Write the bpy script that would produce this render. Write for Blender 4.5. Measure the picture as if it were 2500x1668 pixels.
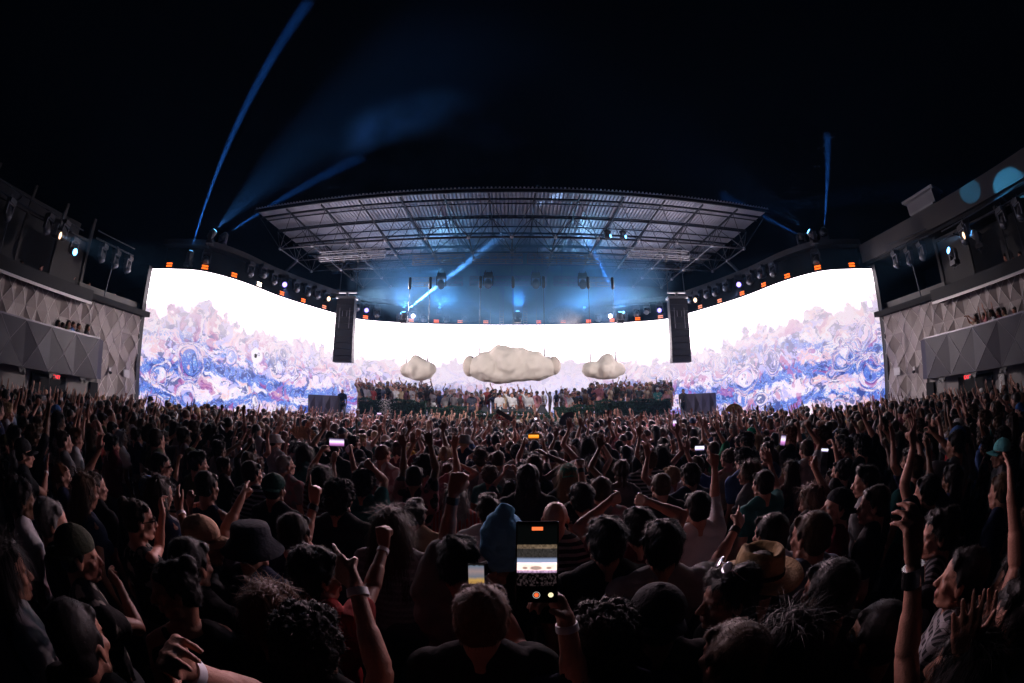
import bpy, bmesh, math, random
import numpy as np
from mathutils import Vector, Matrix, noise as mnoise

# ---------------------------------------------------------------- scene, camera, world, exposure
sc = bpy.context.scene
for o in list(bpy.data.objects):
    bpy.data.objects.remove(o)
COL = sc.collection
CAMZ = 2.35
FPX = 2500*15/36.0                      # focal length of a 15 mm equisolid fisheye, in photo pixels
PITCH = 2*math.asin((990-834)/2/FPX)
cd = bpy.data.cameras.new('camera'); cam = bpy.data.objects.new('camera', cd); COL.objects.link(cam)
cam.location = (0, 0, CAMZ); cam.rotation_euler = (math.pi/2+PITCH, 0, 0)
cd.type = 'PANO'; cd.sensor_width = 36; cd.sensor_fit = 'HORIZONTAL'
tgt = cd if hasattr(cd, 'panorama_type') else cd.cycles
tgt.panorama_type = 'FISHEYE_EQUISOLID'; tgt.fisheye_lens = 15; tgt.fisheye_fov = math.radians(190)
cd.clip_start = 0.05; cd.clip_end = 500
sc.camera = cam
world = bpy.data.worlds.new('World'); sc.world = world; world.use_nodes = True
wn = world.node_tree; wn.nodes['Background'].inputs[0].default_value = (0.10, 0.16, 0.34, 1)
wn.nodes['Background'].inputs[1].default_value = 0.0015        # night sky over a city
sc.view_settings.view_transform = 'Standard'; sc.view_settings.look = 'None'
sc.view_settings.exposure = 0.0; sc.view_settings.gamma = 1
sc.render.engine = 'CYCLES'
cy = sc.cycles
cy.use_denoising = True
try: cy.denoiser = 'OPENIMAGEDENOISE'
except Exception: pass
cy.max_bounces = 4; cy.diffuse_bounces = 3; cy.glossy_bounces = 2; cy.volume_bounces = 0
cy.transmission_bounces = 2; cy.transparent_max_bounces = 6
cy.use_adaptive_sampling = True; cy.adaptive_threshold = 0.02
cy.sample_clamp_indirect = 3.0
cy.caustics_reflective = False; cy.caustics_refractive = False
LEDGAIN = 3.0

R = math.radians
rnd = random.Random(7)

# ---------------------------------------------------------------- helpers
def ray(px, py):
    """direction of a pixel of the 2500 px wide photograph, used only to measure where things stand"""
    u = px-1250; v = 834-py; r = math.hypot(u, v); t = 2*math.asin(r/2/FPX); s = math.sin(t)/max(r, 1e-9)
    cx, cz, cyy = u*s, v*s, math.cos(t)
    return Vector((cx, cyy*math.cos(PITCH)-cz*math.sin(PITCH), cz*math.cos(PITCH)+cyy*math.sin(PITCH)))
CAM = Vector((0, 0, CAMZ))
def at_y(px, py, y):
    d = ray(px, py); return CAM + d*(y/d.y)
def at_x(px, py, x):
    d = ray(px, py); return CAM + d*(x/d.x)
def at_z(px, py, z):
    d = ray(px, py); return CAM + d*((z-CAMZ)/d.z)

MATS = {}
def mat(name, color, rough=0.6, metal=0.0, emit=None, estr=0.0, var=0.0, vscale=6.0, bump=0.0, bscale=40.0, spec=None, sheen=0.0, objcol=False, sss=0.0):
    if name in MATS: return MATS[name]
    m = bpy.data.materials.new(name); m.use_nodes = True
    nt = m.node_tree; b = nt.nodes['Principled BSDF']
    b.inputs['Base Color'].default_value = (*color, 1); b.inputs['Roughness'].default_value = rough
    b.inputs['Metallic'].default_value = metal
    if spec is not None: b.inputs['Specular IOR Level'].default_value = spec
    if sheen: b.inputs['Sheen Weight'].default_value = sheen
    tc = nt.nodes.new('ShaderNodeTexCoord')
    src = None
    if objcol:
        oi = nt.nodes.new('ShaderNodeObjectInfo'); src = oi.outputs['Color']
        nt.links.new(src, b.inputs['Base Color'])
    if var > 0:
        nz = nt.nodes.new('ShaderNodeTexNoise'); nz.inputs['Scale'].default_value = vscale; nz.inputs['Detail'].default_value = 4
        nt.links.new(tc.outputs['Object'], nz.inputs['Vector'])
        mr = nt.nodes.new('ShaderNodeMapRange'); mr.inputs[1].default_value = 0.25; mr.inputs[2].default_value = 0.75
        mr.inputs[3].default_value = 1-var; mr.inputs[4].default_value = 1+var
        nt.links.new(nz.outputs[0], mr.inputs[0])
        mx = nt.nodes.new('ShaderNodeVectorMath'); mx.operation = 'SCALE'
        if src: nt.links.new(src, mx.inputs[0])
        else: mx.inputs[0].default_value = color
        nt.links.new(mr.outputs[0], mx.inputs['Scale'])
        nt.links.new(mx.outputs[0], b.inputs['Base Color'])
    if bump > 0:
        nb = nt.nodes.new('ShaderNodeTexNoise'); nb.inputs['Scale'].default_value = bscale; nb.inputs['Detail'].default_value = 3
        nt.links.new(tc.outputs['Object'], nb.inputs['Vector'])
        bp = nt.nodes.new('ShaderNodeBump'); bp.inputs['Strength'].default_value = bump; bp.inputs['Distance'].default_value = 0.01
        nt.links.new(nb.outputs[0], bp.inputs['Height']); nt.links.new(bp.outputs[0], b.inputs['Normal'])
    if emit:
        b.inputs['Emission Color'].default_value = (*emit, 1); b.inputs['Emission Strength'].default_value = estr
    MATS[name] = m
    return m

def tag(o, label=None, cat=None, group=None, kind=None):
    if label: o['label'] = label
    if cat: o['category'] = cat
    if group: o['group'] = group
    if kind: o['kind'] = kind
    return o
def empty(name, loc=(0, 0, 0), rz=0, label=None, cat=None, group=None):
    o = bpy.data.objects.new(name, None); o.empty_display_size = .2; COL.objects.link(o)
    o.location = loc; o.rotation_euler = (0, 0, rz)
    return tag(o, label, cat, group)
def link(name, me, m=None, parent=None):
    o = bpy.data.objects.new(name, me); COL.objects.link(o)
    if m is not None and not me.materials: me.materials.append(m)
    if parent is not None: o.parent = parent
    return o
def copy_tree(o, parent=None):
    c = o.copy(); COL.objects.link(c)
    if parent is not None: c.parent = parent
    for ch in o.children: copy_tree(ch, c)
    return c

class MB:
    """collects boxes, tubes and lathes into one mesh"""
    def __init__(s): s.v = []; s.f = []; s.sm = []
    def add(s, vs, fs, smooth=False):
        n = len(s.v); s.v.extend([tuple(v) for v in vs]); s.f.extend([tuple(i+n for i in f) for f in fs]); s.sm.extend([smooth]*len(fs))
    def box(s, c, d, rot=None, bev=0.0):
        hx, hy, hz = d[0]/2, d[1]/2, d[2]/2
        vs = [Vector((x, y, z)) for x in (-hx, hx) for y in (-hy, hy) for z in (-hz, hz)]
        if rot is not None: vs = [rot @ v for v in vs]
        s.add([v+Vector(c) for v in vs], [(0, 1, 3, 2), (4, 6, 7, 5), (0, 4, 5, 1), (2, 3, 7, 6), (0, 2, 6, 4), (1, 5, 7, 3)])
    def bar(s, a, b, w, h=None, up=Vector((0, 0, 1))):
        a = Vector(a); b = Vector(b); d = (b-a); L = d.length
        if L < 1e-6: return
        d.normalize(); h = h or w
        x = d.cross(up)
        if x.length < 1e-4: x = d.cross(Vector((0, 1, 0)))
        x.normalize(); z = x.cross(d)
        r = Matrix((x, d, z)).transposed()
        s.box((a+b)/2, (w, L, h), r)
    def tube(s, a, b, r, r2=None, n=8, caps=True):
        a = Vector(a); b = Vector(b); r2 = r if r2 is None else r2
        d = (b-a)
        if d.length < 1e-7: return
        d.normalize(); x = d.orthogonal().normalized(); y = d.cross(x)
        vs = []
        for p, rr in ((a, r), (b, r2)):
            for i in range(n):
                t = 2*math.pi*i/n; vs.append(p+x*(rr*math.cos(t))+y*(rr*math.sin(t)))
        fs = [(i, (i+1) % n, n+(i+1) % n, n+i) for i in range(n)]
        s.add(vs, fs, True)
        if caps: s.add(vs, [tuple(reversed(range(n))), tuple(range(n, 2*n))])
    def lathe(s, prof, n=16, c=(0, 0, 0), rot=None, caps=True):
        vs = []; c = Vector(c)
        for r, z in prof:
            for i in range(n):
                t = 2*math.pi*i/n; v = Vector((r*math.cos(t), r*math.sin(t), z))
                if rot is not None: v = rot @ v
                vs.append(v+c)
        fs = []
        for k in range(len(prof)-1):
            for i in range(n):
                j = (i+1) % n; fs.append((k*n+i, k*n+j, (k+1)*n+j, (k+1)*n+i))
        s.add(vs, fs, True)
        if caps: s.add(vs, [tuple(reversed(range(n))), tuple(range((len(prof)-1)*n, len(prof)*n))])
    def mesh(s, name, m=None):
        me = bpy.data.meshes.new(name); me.from_pydata(s.v, [], s.f); me.polygons.foreach_set('use_smooth', s.sm); me.update()
        if m is not None: me.materials.append(m)
        return me
    def build(s, name, m=None, parent=None):
        return link(name, s.mesh(name, m), m, parent)

# ---------------------------------------------------------------- materials
M_black = mat('black_paint', (.02, .02, .023), .45, bump=.1)
M_steel = mat('truss_steel', (.10, .105, .13), .42, .5, var=.15)
M_dsteel = mat('dark_steel', (.035, .04, .055), .5, .4)
M_lsteel = mat('bright_alu', (.62, .62, .66), .35, .8)
M_deckm = mat('roof_deck_steel', (.62, .62, .70), .45, .2, var=.12, vscale=2)
M_wall = mat('painted_wall', (.24, .22, .225), .8, var=.07, vscale=1.5, bump=.15, bscale=60)
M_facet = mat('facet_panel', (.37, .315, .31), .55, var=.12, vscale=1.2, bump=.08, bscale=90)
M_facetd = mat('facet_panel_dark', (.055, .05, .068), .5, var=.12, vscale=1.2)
M_seam = mat('panel_seam', (.75, .70, .70), .5)
M_dark = mat('dark_interior', (.009, .009, .011), .85)
M_fascia = mat('roof_fascia', (.06, .055, .058), .7, var=.08, vscale=.8, bump=.1)
M_floor = mat('asphalt_floor', (.05, .048, .05), .7, var=.2, vscale=3, bump=.3, bscale=30)
M_lens = mat('glass_lens', (.05, .05, .06), .1)
M_orange = mat('orange_led', (.1, .02, .0), .4, emit=(1.0, .13, .01), estr=3.2)
M_orangepale = mat('orange_led_pale', (.1, .02, .0), .4, emit=(1.0, .30, .16), estr=2.0)
M_hous = mat('fixture_housing', (.05, .05, .058), .4, .1)

# ---------------------------------------------------------------- numpy picture for the LED wall (what the screens show)
def vnoise(x, y, seed=0):
    xi = np.floor(x).astype(np.int64); yi = np.floor(y).astype(np.int64); xf = x-xi; yf = y-yi
    def h(a, b):
        n = (a*374761393 + b*668265263 + seed*1442695041) & 0xffffffff
        n = ((n ^ (n >> 13))*1274126177) & 0xffffffff
        return ((n ^ (n >> 16)) & 0xffff)/65535.0
    u = xf*xf*xf*(xf*(xf*6-15)+10); v = yf*yf*yf*(yf*(yf*6-15)+10)
    return (h(xi, yi)*(1-u)+h(xi+1, yi)*u)*(1-v)+(h(xi, yi+1)*(1-u)+h(xi+1, yi+1)*u)*v
def fbm(x, y, seed=0, o=5, g=.5):
    a = 1; s = 0; t = 0
    for k in range(o):
        s = s+a*vnoise(x, y, seed+k*17); t += a; a *= g; x = x*2.03+5.1; y = y*2.03+3.7
    return s/t
def sst(a, b, x):
    t = np.clip((x-a)/(b-a), 0, 1); return t*t*(3-2*t)
def led_picture(W, Hh, LEN, HT):
    X, Y = np.meshgrid((np.arange(W)+.5)/W*LEN, (np.arange(Hh)+.5)/Hh*HT)
    r = np.random.RandomState(17)
    U = X.copy(); V = Y.copy(); ring = np.zeros_like(X); core = np.zeros_like(X)
    side = np.abs(X-LEN/2)/(LEN/2)
    top = 5.15+.75*sst(.30, 1., side)                       # how high the picture climbs
    # glass blobs that bend what lies behind them
    sx = W/LEN; sy = Hh/HT
    for k in range(120):
        cx = r.rand()*LEN; s_ = abs(cx-LEN/2)/(LEN/2)
        cyy = 1.0+r.rand()*(3.1+1.2*s_); rad = .22+.62*r.rand()**2
        ax = .45+1.1*r.rand(); an = r.rand()*3.14
        i0, i1 = max(0, int((cx-1.8)*sx)), min(W, int((cx+1.8)*sx)); j0, j1 = max(0, int((cyy-1.8)*sy)), min(Hh, int((cyy+1.8)*sy))
        S = np.s_[j0:j1, i0:i1]
        dx = X[S]-cx; dy = Y[S]-cyy; a = (dx*math.cos(an)+dy*math.sin(an))/ax; b = -dx*math.sin(an)+dy*math.cos(an)
        wob = 1+.8*(vnoise(X[S]*1.8, Y[S]*1.8, 40+k)-.5)
        d = np.sqrt(a*a+b*b)/rad/wob
        ins = d < 1
        f = np.where(ins, (1-np.sqrt(np.clip(1-d*d, 0, 1)))*3.2-1.0, 0)
        U[S] = np.where(ins, U[S]+dx*f*2.2+k*.37, U[S]); V[S] = np.where(ins, V[S]+dy*f*1.6, V[S])
        ring[S] = np.where(ins, 0, ring[S]); ring[S] = np.maximum(ring[S], np.exp(-((d-.93)/.05)**2)*(.5+.5*(dx > 0))); core[S] = np.where(ins, r.rand(), core[S])
    wx = fbm(U*.8, V*.9, 3)-.5; wy = fbm(U*.7+9, V*.9, 4)-.5
    U2 = U+wx*3.4; V2 = V+wy*2.0
    n1 = fbm(U2*.8, V2*2.0, 5, 6, .55); n2 = fbm(U2*1.8+3, V2*3.2, 6, 6, .55)
    sw = .5+.5*np.sin((n1*8+V2*2.2+wx*7)*2.6); fine = fbm(U2*10, V2*16, 8, 4)
    speck = vnoise(X*34, Y*30, 31)
    white = np.array([1., .96, 1.06]); pink = np.array([.92, .55, .78]); lav = np.array([.52, .48, 1.0]); peach = np.array([.95, .50, .46])
    blue = np.array([.045, .14, .66]); navy = np.array([.02, .045, .30]); teal = np.array([.15, .38, .82]); mag = np.array([.50, .07, .36])
    def mixc(c, col, m): return c*(1-m[..., None])+col*m[..., None]
    img = np.ones(X.shape+(3,))*np.array([.98, .82, 1.0])
    img = mixc(img, pink, sst(.49, .53, n1)*.6)
    img = mixc(img, lav, sst(.50, .54, n2)*.8)
    img = mixc(img, peach, sst(.60, .63, fbm(U2*2.2+30, V2*2.4, 13))*.5)
    img = mixc(img, white, sst(.74, .82, sw)*.75)
    band = np.exp(-((V-(2.9+.35*np.sin(X*.45)))/.5)**2)   # meadow bands
    b2 = np.exp(-((V-(1.9+.3*np.sin(X*.8+2)))/.38)**2); b3 = np.exp(-((V-(4.2+.35*np.sin(X*.6+1)))/.42)**2)*sst(.3, .7, side)
    for bb, th in ((band, .50), (b2, .52), (b3, .62)):
        img = mixc(img, blue*1.15, sst(th-.03, th+.03, bb*.55+n2*.5+fine*.25-.25)*.92)
        img = mixc(img, teal*1.2, bb*sst(.56, .63, speck*.4+fine*.6)*.8)
        img = mixc(img, white, bb*sst(.66, .70, vnoise(X*16, Y*38, 77)*.5+fine*.5)*.65)
    img = mixc(img, navy, sst(.585, .61, n1*.45+sw*.55*sst(.45, .52, n2))*.85)
    img = mixc(img, mag, sst(.65, .68, fbm(U2*1.6, V2*1.6, 12))*.6)
    img = mixc(img, blue*.9, ring*.5*(n2 > .5)); img = mixc(img, white, ring*.7*(n2 <= .5))
    # washed out centre and white above
    cwash = (1-sst(.14, .40, side))
    img = mixc(img, np.array([.84, .76, 1.0]), cwash*(.30+.4*sst(.4, .6, fbm(X*.5, Y*.7, 61))))
    img = img*(1-(.02+.15*sst(2.6, 5, Y)))[..., None]+np.array([.92, .80, .98])*(.02+.15*sst(2.6, 5, Y))[..., None]
    white = np.array([5.7, 4.85, 5.25])
    edge = top+1.5*(fbm(X*.9, Y*.5, 21)-.5)+.9*(fbm(X*3, Y*3, 22)-.5)
    k = sst(-.35, .45, Y-edge)
    img = mixc(img, white*.16, sst(-2.6, .2, Y-edge+.8*(fbm(X*4, Y*4, 24)-.5))*.72); img = mixc(img, white, k)
    return img
# ---------------------------------------------------------------- ground and air
g = MB(); g.add([(-220, -160, 0), (220, -160, 0), (220, 260, 0), (-220, 260, 0)], [(0, 1, 2, 3)])
tag(g.build('ground', M_floor), 'dark asphalt floor under the crowd', 'ground', kind='structure')
hb = MB(); hb.box((0, 9, 12.5), (60, 62, 27.4))
hz = hb.build('haze'); tag(hz, 'thin stage haze filling the whole yard', 'haze', kind='stuff')
hm = bpy.data.materials.new('haze_air'); hm.use_nodes = True; hn = hm.node_tree; hn.nodes.remove(hn.nodes['Principled BSDF'])
pv = hn.nodes.new('ShaderNodeVolumePrincipled'); pv.inputs['Color'].default_value = (.22, .52, 1.0, 1); pv.inputs['Density'].default_value = .0010
pv.inputs['Anisotropy'].default_value = .1
hn.links.new(pv.outputs[0], hn.nodes['Material Output'].inputs['Volume']); hz.data.materials.append(hm)

# ---------------------------------------------------------------- LED wall
LT = CAMZ+5.15
ctrl = [(-15.9, 12.55), (-14.8, 12.95), (-13.3, 13.8), (-12.35, 15.8), (-11.75, 19.0), (-10.4, 23.0), (-9.4, 24.9), (-6.55, 26.2), (-3.3, 26.8), (0, 26.95)]
ctrl = ctrl+[(-x, y) for x, y in reversed(ctrl[:-1])]
def catmull(P, per=8):
    out = []
    for i in range(len(P)-1):
        p0 = Vector(P[max(i-1, 0)]); p1 = Vector(P[i]); p2 = Vector(P[i+1]); p3 = Vector(P[min(i+2, len(P)-1)])
        for k in range(per):
            t = k/per
            out.append(.5*((2*p1)+(p2-p0)*t+(2*p0-5*p1+4*p2-p3)*t*t+(3*p1-p0-3*p2+p3)*t*t*t))
    out.append(Vector(P[-1])); return out
LC = catmull(ctrl)
LS = [0.0]
for a, b in zip(LC, LC[1:]): LS.append(LS[-1]+(b-a).length)
LEN = LS[-1]
def led_nrm(i):
    a = LC[max(i-1, 0)]; b = LC[min(i+1, len(LC)-1)]; t = (b-a).normalized()
    return Vector((t.y, -t.x))          # towards the crowd
def led_hit(px, py):
    """plan point of the LED curve seen at this pixel's azimuth"""
    d = ray(px, py); az = math.atan2(d.x, d.y)
    best = None
    for i in range(len(LC)-1):
        a0 = math.atan2(LC[i].x, LC[i].y); a1 = math.atan2(LC[i+1].x, LC[i+1].y)
        if a0 <= az <= a1:
            t = (az-a0)/(a1-a0); p = LC[i].lerp(LC[i+1], t); best = (p, led_nrm(i)); break
    if best is None: best = (LC[0 if az < 0 else -1], led_nrm(0 if az < 0 else len(LC)-1))
    return best
LB = .15
led = empty('led_wall', (0, 26.9, 0), label='huge curved video wall showing glassy pink and blue swirls under white', cat='video wall')
bm = bmesh.new(); uvl = bm.loops.layers.uv.new('UVMap')
vt = []
for i, p in enumerate(LC):
    vt.append((bm.verts.new((p.x, p.y-26.9, LB)), bm.verts.new((p.x, p.y-26.9, LT))))
for i in range(len(LC)-1):
    f = bm.faces.new((vt[i][0], vt[i+1][0], vt[i+1][1], vt[i][1]))
    for l, (u, v) in zip(f.loops, ((LS[i]/LEN, 0), (LS[i+1]/LEN, 0), (LS[i+1]/LEN, 1), (LS[i]/LEN, 1))): l[uvl].uv = (u, v)
me = bpy.data.meshes.new('screen_face'); bm.to_mesh(me); bm.free()
scr = link('screen_face', me, None, led)
IW, IH = 3072, 448
pic = led_picture(IW, IH, LEN, LT-LB)*(LEDGAIN/3.0)
# the white shirt with three small letters that the left screen shows
_p, _n = led_hit(632, 868); _k = min(range(len(LC)), key=lambda i: (LC[i]-_p).length); _d = ray(632, 868); _z = CAMZ+_d.z*_p.length/math.hypot(_d.x, _d.y)-LB
_X, _Y = np.meshgrid((np.arange(IW)+.5)/IW*LEN-LS[_k], (np.arange(IH)+.5)/IH*(LT-LB)-_z)
_m = (1-sst(.75, 1.05, np.sqrt((_X/.48)**2+((_Y+.05)/.42)**2+.12*np.sin(_X*9))))[..., None]; pic = pic*(1-_m)+np.array([1.0, .93, 1.02])*_m
_c, _s_ = math.cos(.32), math.sin(.32); _a = _X*_c+_Y*_s_; _b = -_X*_s_+_Y*_c
def _ell(cx): return np.exp(-((np.sqrt(((_a-cx)/.062)**2+(_b/.068)**2)-1)/.30)**2)
_v = np.exp(-((np.abs(_a)-(_b+.06)*.42)/.020)**2)*(np.abs(_b) < .065)
_l = np.clip(_ell(-.16)+_ell(.16)+_v, 0, 1)[..., None]*.85; pic = pic*(1-_l)+np.array([.16, .13, .30])*_l
im = bpy.data.images.new('screen_picture', IW, IH, float_buffer=True); im.colorspace_settings.name = 'Linear Rec.709'
im.pixels.foreach_set(np.dstack([pic, np.ones(pic.shape[:2])]).astype(np.float32).ravel()); im.pack()
lm = bpy.data.materials.new('led_picture'); lm.use_nodes = True; ln = lm.node_tree; lb = ln.nodes['Principled BSDF']
lb.inputs['Base Color'].default_value = (.01, .01, .012, 1); lb.inputs['Roughness'].default_value = .5
tx = ln.nodes.new('ShaderNodeTexImage'); tx.image = im; ln.links.new(tx.outputs[0], lb.inputs['Emission Color']); lb.inputs['Emission Strength'].default_value = 1.0
me.materials.append(lm)
# back casing of the wall, one strip behind, with its top cap and end posts
mb = MB()
for i in range(len(LC)-1):
    a, b = LC[i], LC[i+1]; na, nb = led_nrm(i), led_nrm(i+1)
    A0 = a-na*.03; B0 = b-nb*.03; A1 = a-na*.35; B1 = b-nb*.35
    o = lambda p, z: (p.x, p.y-26.9, z)
    mb.add([o(A0, 0), o(B0, 0), o(B0, LT+.04), o(A0, LT+.04), o(A1, 0), o(B1, 0), o(B1, LT+.04), o(A1, LT+.04)],
           [(0, 3, 2, 1), (4, 5, 6, 7), (3, 7, 6, 2), (0, 1, 5, 4)])
mb.build('casing', M_black, led)
for s in (-1, 1):
    mb = MB(); mb.box((s*16.03, 12.5-26.9, (LT+.1)/2), (.22, .35, LT+.1)); mb.build('end_post', M_black, led)

# back wall and roof edge that run behind and above the screens
for nm, lab, z0, z1, off0, off1, m in (
        ('back_wall', 'dark curved wall rising behind the video wall with lamps in front', 0, LT+1.35, 1.1, 1.4, M_dark),
        ('roof_edge', 'grey curved roof edge sweeping above the lamps over the screens', LT+1.35, LT+1.62, .55, 1.7, M_fascia)):
    mb = MB(); P = []
    for i, p in enumerate(LC):
        n = led_nrm(i); q0 = p-n*off0; q1 = p-n*off1; P.append((q0, q1))
    for (a0, a1), (b0, b1) in zip(P, P[1:]):
        mb.add([(a0.x, a0.y, z0), (b0.x, b0.y, z0), (b0.x, b0.y, z1), (a0.x, a0.y, z1), (a1.x, a1.y, z0), (b1.x, b1.y, z0), (b1.x, b1.y, z1), (a1.x, a1.y, z1)],
               [(0, 1, 2, 3), (5, 4, 7, 6), (3, 2, 6, 7), (1, 0, 4, 5)])
    tag(mb.build(nm, m), lab, 'wall' if nm == 'back_wall' else 'roof')

# ---------------------------------------------------------------- side buildings
WX = 16.0
def facet_wall(s, x, y0, y1, z0, z1, cw, ch, relief, seed, mb, seam, nrm=-1):
    """pyramid faceted cladding on a wall plane facing the yard"""
    rr = random.Random(seed)
    ny = max(1, round((y1-y0)/cw)); nz = max(1, round((z1-z0)/ch)); dy = (y1-y0)/ny; dz = (z1-z0)/nz
    for j in range(nz):
        for i in range(ny):
            ya, yb = y0+i*dy, y0+(i+1)*dy; za, zb = z0+j*dz, z0+(j+1)*dz
            rel = relief*(.45+.9*rr.random())*(1 if rr.random() < .8 else -.7)
            ax = .5+(rr.random()-.5)*.12; c = (s*(x-rel), ya+dy*ax, za+dz*(.5+(rr.random()-.5)*.1))
            vs = [(s*x, ya, za), (s*x, yb, za), (s*x, yb, zb), (s*x, ya, zb), c]
            mb.add(vs, [(0, 1, 4), (1, 2, 4), (2, 3, 4), (3, 0, 4)])
            cc = Vector(c)+Vector((-s*.012, 0, 0))
            for k in range(4):
                seam.bar(Vector(vs[k])+Vector((-s*.012, 0, 0)), cc, .028, .02)
for s, side in ((-1, 'left'), (1, 'right')):
    B = empty('side_building', (s*WX, 4, 0), label='%s side building with faceted grey cladding, balconies and black doors' % side, cat='building', group='buildings along both sides')
    off = -Vector((s*WX, 4, 0))
    def put(mb, name, m, kind=None):
        o = mb.build(name, m, B); o.location = off
        if kind: o['kind'] = kind
        return o
    # structure behind the cladding
    mb = MB(); mb.box((s*(WX+.45), 2.3, 2.6), (.7, 20.4, 5.1)); put(mb, 'wall', M_wall)
    f = MB(); sm_ = MB()
    facet_wall(s, WX-.02, 9.95, 12.45, .1, 5.3, .62, .87, .17, 5, f, sm_)
    facet_wall(s, WX-.02, -6, 9.95, 2.6, 5.3, .62, .87, .17, 6, f, sm_)
    put(f, 'cladding', M_facet); put(sm_, 'cladding_seam', M_seam, 'stuff')
    # lower balcony: faceted box
    f = MB(); sm_ = MB(); zt, zb = CAMZ+1.5, CAMZ+.04; bx = 14.95
    facet_wall(s, bx, -6, 9.3, zb, zt, 1.28, 1.46, .10, 9, f, sm_)
    # return end and soffit
    f.add([(s*bx, 9.3, zb), (s*bx, 9.3, zt), (s*(bx+.35), 9.75, zt), (s*(bx+.35), 9.75, zb)], [(0, 1, 2, 3)])
    f.add([(s*(bx+.35), 9.75, zb), (s*(bx+.35), 9.75, zt), (s*WX, 9.9, zt), (s*WX, 9.9, zb)], [(0, 1, 2, 3)])
    f.add([(s*bx, -6, zb), (s*bx, 9.3, zb), (s*(bx+.35), 9.75, zb), (s*WX, 9.9, zb), (s*WX, -6, zb)], [(0, 1, 2, 3, 4)])
    f.add([(s*(bx+.12), -6, zt-.05), (s*(bx+.12), 9.2, zt-.05), (s*(bx+.12), 9.2, zb+.4), (s*(bx+.12), -6, zb+.4)], [(0, 1, 2, 3)])
    f.add([(s*(bx+.1), -6, zb+.45), (s*(bx+.1), 9.3, zb+.45), (s*WX, 9.3, zb+.45), (s*WX, -6, zb+.45)], [(0, 1, 2, 3)])
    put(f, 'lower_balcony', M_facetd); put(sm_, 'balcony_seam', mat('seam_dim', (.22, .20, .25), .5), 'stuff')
    mb = MB(); mb.box((s*(bx+.06), 1.6, zt+.02), (.16, 15.5, .05)); put(mb, 'balcony_coping', mat('coping', (.24, .22, .26), .4, .3))
    # doors
    for (ya, yb, zt2, nm) in ((6.35, 8.15, 2.28, 'door'), (9.55, 9.98, 2.25, 'door'), (1.2, 3.9, 2.28, 'door')):
        mb = MB(); mb.box((s*(WX+.02), (ya+yb)/2, zt2/2), (.2, yb-ya, zt2)); d_ = put(mb, nm, M_dark)
        if yb-ya > 1:
            mb = MB(); mb.box((s*(WX-.09), (ya+yb)/2, zt2/2), (.02, .03, zt2)); mb.box((s*(WX-.12), (ya+yb)/2-.3, 1.05), (.04, .5, .05)); q = mb.build('push_bar', M_dsteel, d_)
    # ledge on top of the cladding
    mb = MB(); mb.box((s*(WX-.05), 10.6, 5.42), (.7, 4.3, .22)); put(mb, 'ledge', M_dark)
    mb = MB(); mb.box((s*(WX+.3), 10.6, 5.66), (.06, 4.2, .5)); put(mb, 'parapet_panel', mat('parapet_glass', (.05, .047, .05), .5))
    # upper balcony with its pale ledge strip and dark parapet
    mb = MB(); mb.box((s*(WX-.15), 1.4, 5.27), (1.1, 14.8, .30)); put(mb, 'upper_balcony', M_dark)
    mb = MB(); mb.box((s*(WX-.72), 1.4, 5.08), (.05, 14.8, .10)); put(mb, 'pale_ledge', mat('ledge_alu', (.72, .68, .70), .45))
    mb = MB(); mb.box((s*(WX-.72), 1.4, 5.345), (.06, 14.8, .42)); put(mb, 'parapet', mat('parapet_dark', (.012, .012, .015), .7))
    # recessed upper storey: back wall, columns, door frames
    mb = MB(); mb.box((s*(WX+2.6), 1.4, 5.7), (.3, 14.9, 6.2)); mb.box((s*(WX+1.6), 1.4, 4.1), (1.5, 14.9, .2)); put(mb, 'upper_wall', mat('upper_wall', (.03, .03, .034), .8))
    mb = MB()
    for yy in (8.7, 6.9, 4.9, 2.6, -.5): mb.box((s*(WX-.1 if yy > 8 else s*0+s*(WX+.6)) if False else s*(WX+.6), yy, 7.1), (.14, .14, 3.0))
    for yy in (8.7, 6.9): mb.box((s*(WX+.62), yy, 7.0), (.1, .2, 2.7))
    mb.box((s*(WX+.6), 4.0, 7.62), (.12, 9.4, .12)); put(mb, 'column_frame', mat('frame_grey', (.022, .02, .022), .6))
    mb = MB(); mb.box((s*(WX+.66), 7.8, 6.6), (.08, 1.6, 2.0)); put(mb, 'upper_door', mat('updoor', (.03, .028, .03), .7))
    if s > 0:      # big roof with fascia on the right only
        mb = MB()
        mb.box((s*(WX+2.6), 3.4, 8.35), (5.4, 19.4, .85)); put(mb, 'roof', M_fascia)
        mb = MB(); mb.box((s*(WX+2.9), 12.8, 4.2), (5.2, .4, 8.3)); put(mb, 'end_wall', mat('endwall', (.05, .05, .055), .7))
        mb = MB(); mb.box((s*(WX+1.2), 3.4, 7.86), (2.2, 19.2, .12)); put(mb, 'soffit', M_dark)
    else:
        mb = MB(); mb.box((s*(WX+2.9), 12.8, 3.5), (5.2, .4, 6.4)); put(mb, 'end_wall', M_dark)

# rooftop box on the right roof
p = at_x(2252, 492, 16.2)
rb = empty('roof_vent', (16.4, p.y, 8.78), label='pale louvred roof vent box perched on the edge of the right roof', cat='roof vent')
mb = MB(); mb.box((0, 0, .34), (.9, 1.7, .5)); mb.build('vent_box', mat('vent_metal', (.30, .29, .31), .5, .3), rb)
mb = MB(); mb.box((-.05, 0, .66), (1.15, 2.0, .1)); mb.box((0, 0, .045), (1.1, 1.5, .09)); mb.build('vent_cap', mat('vent_metal2', (.38, .37, .39), .5, .3), rb)

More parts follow.
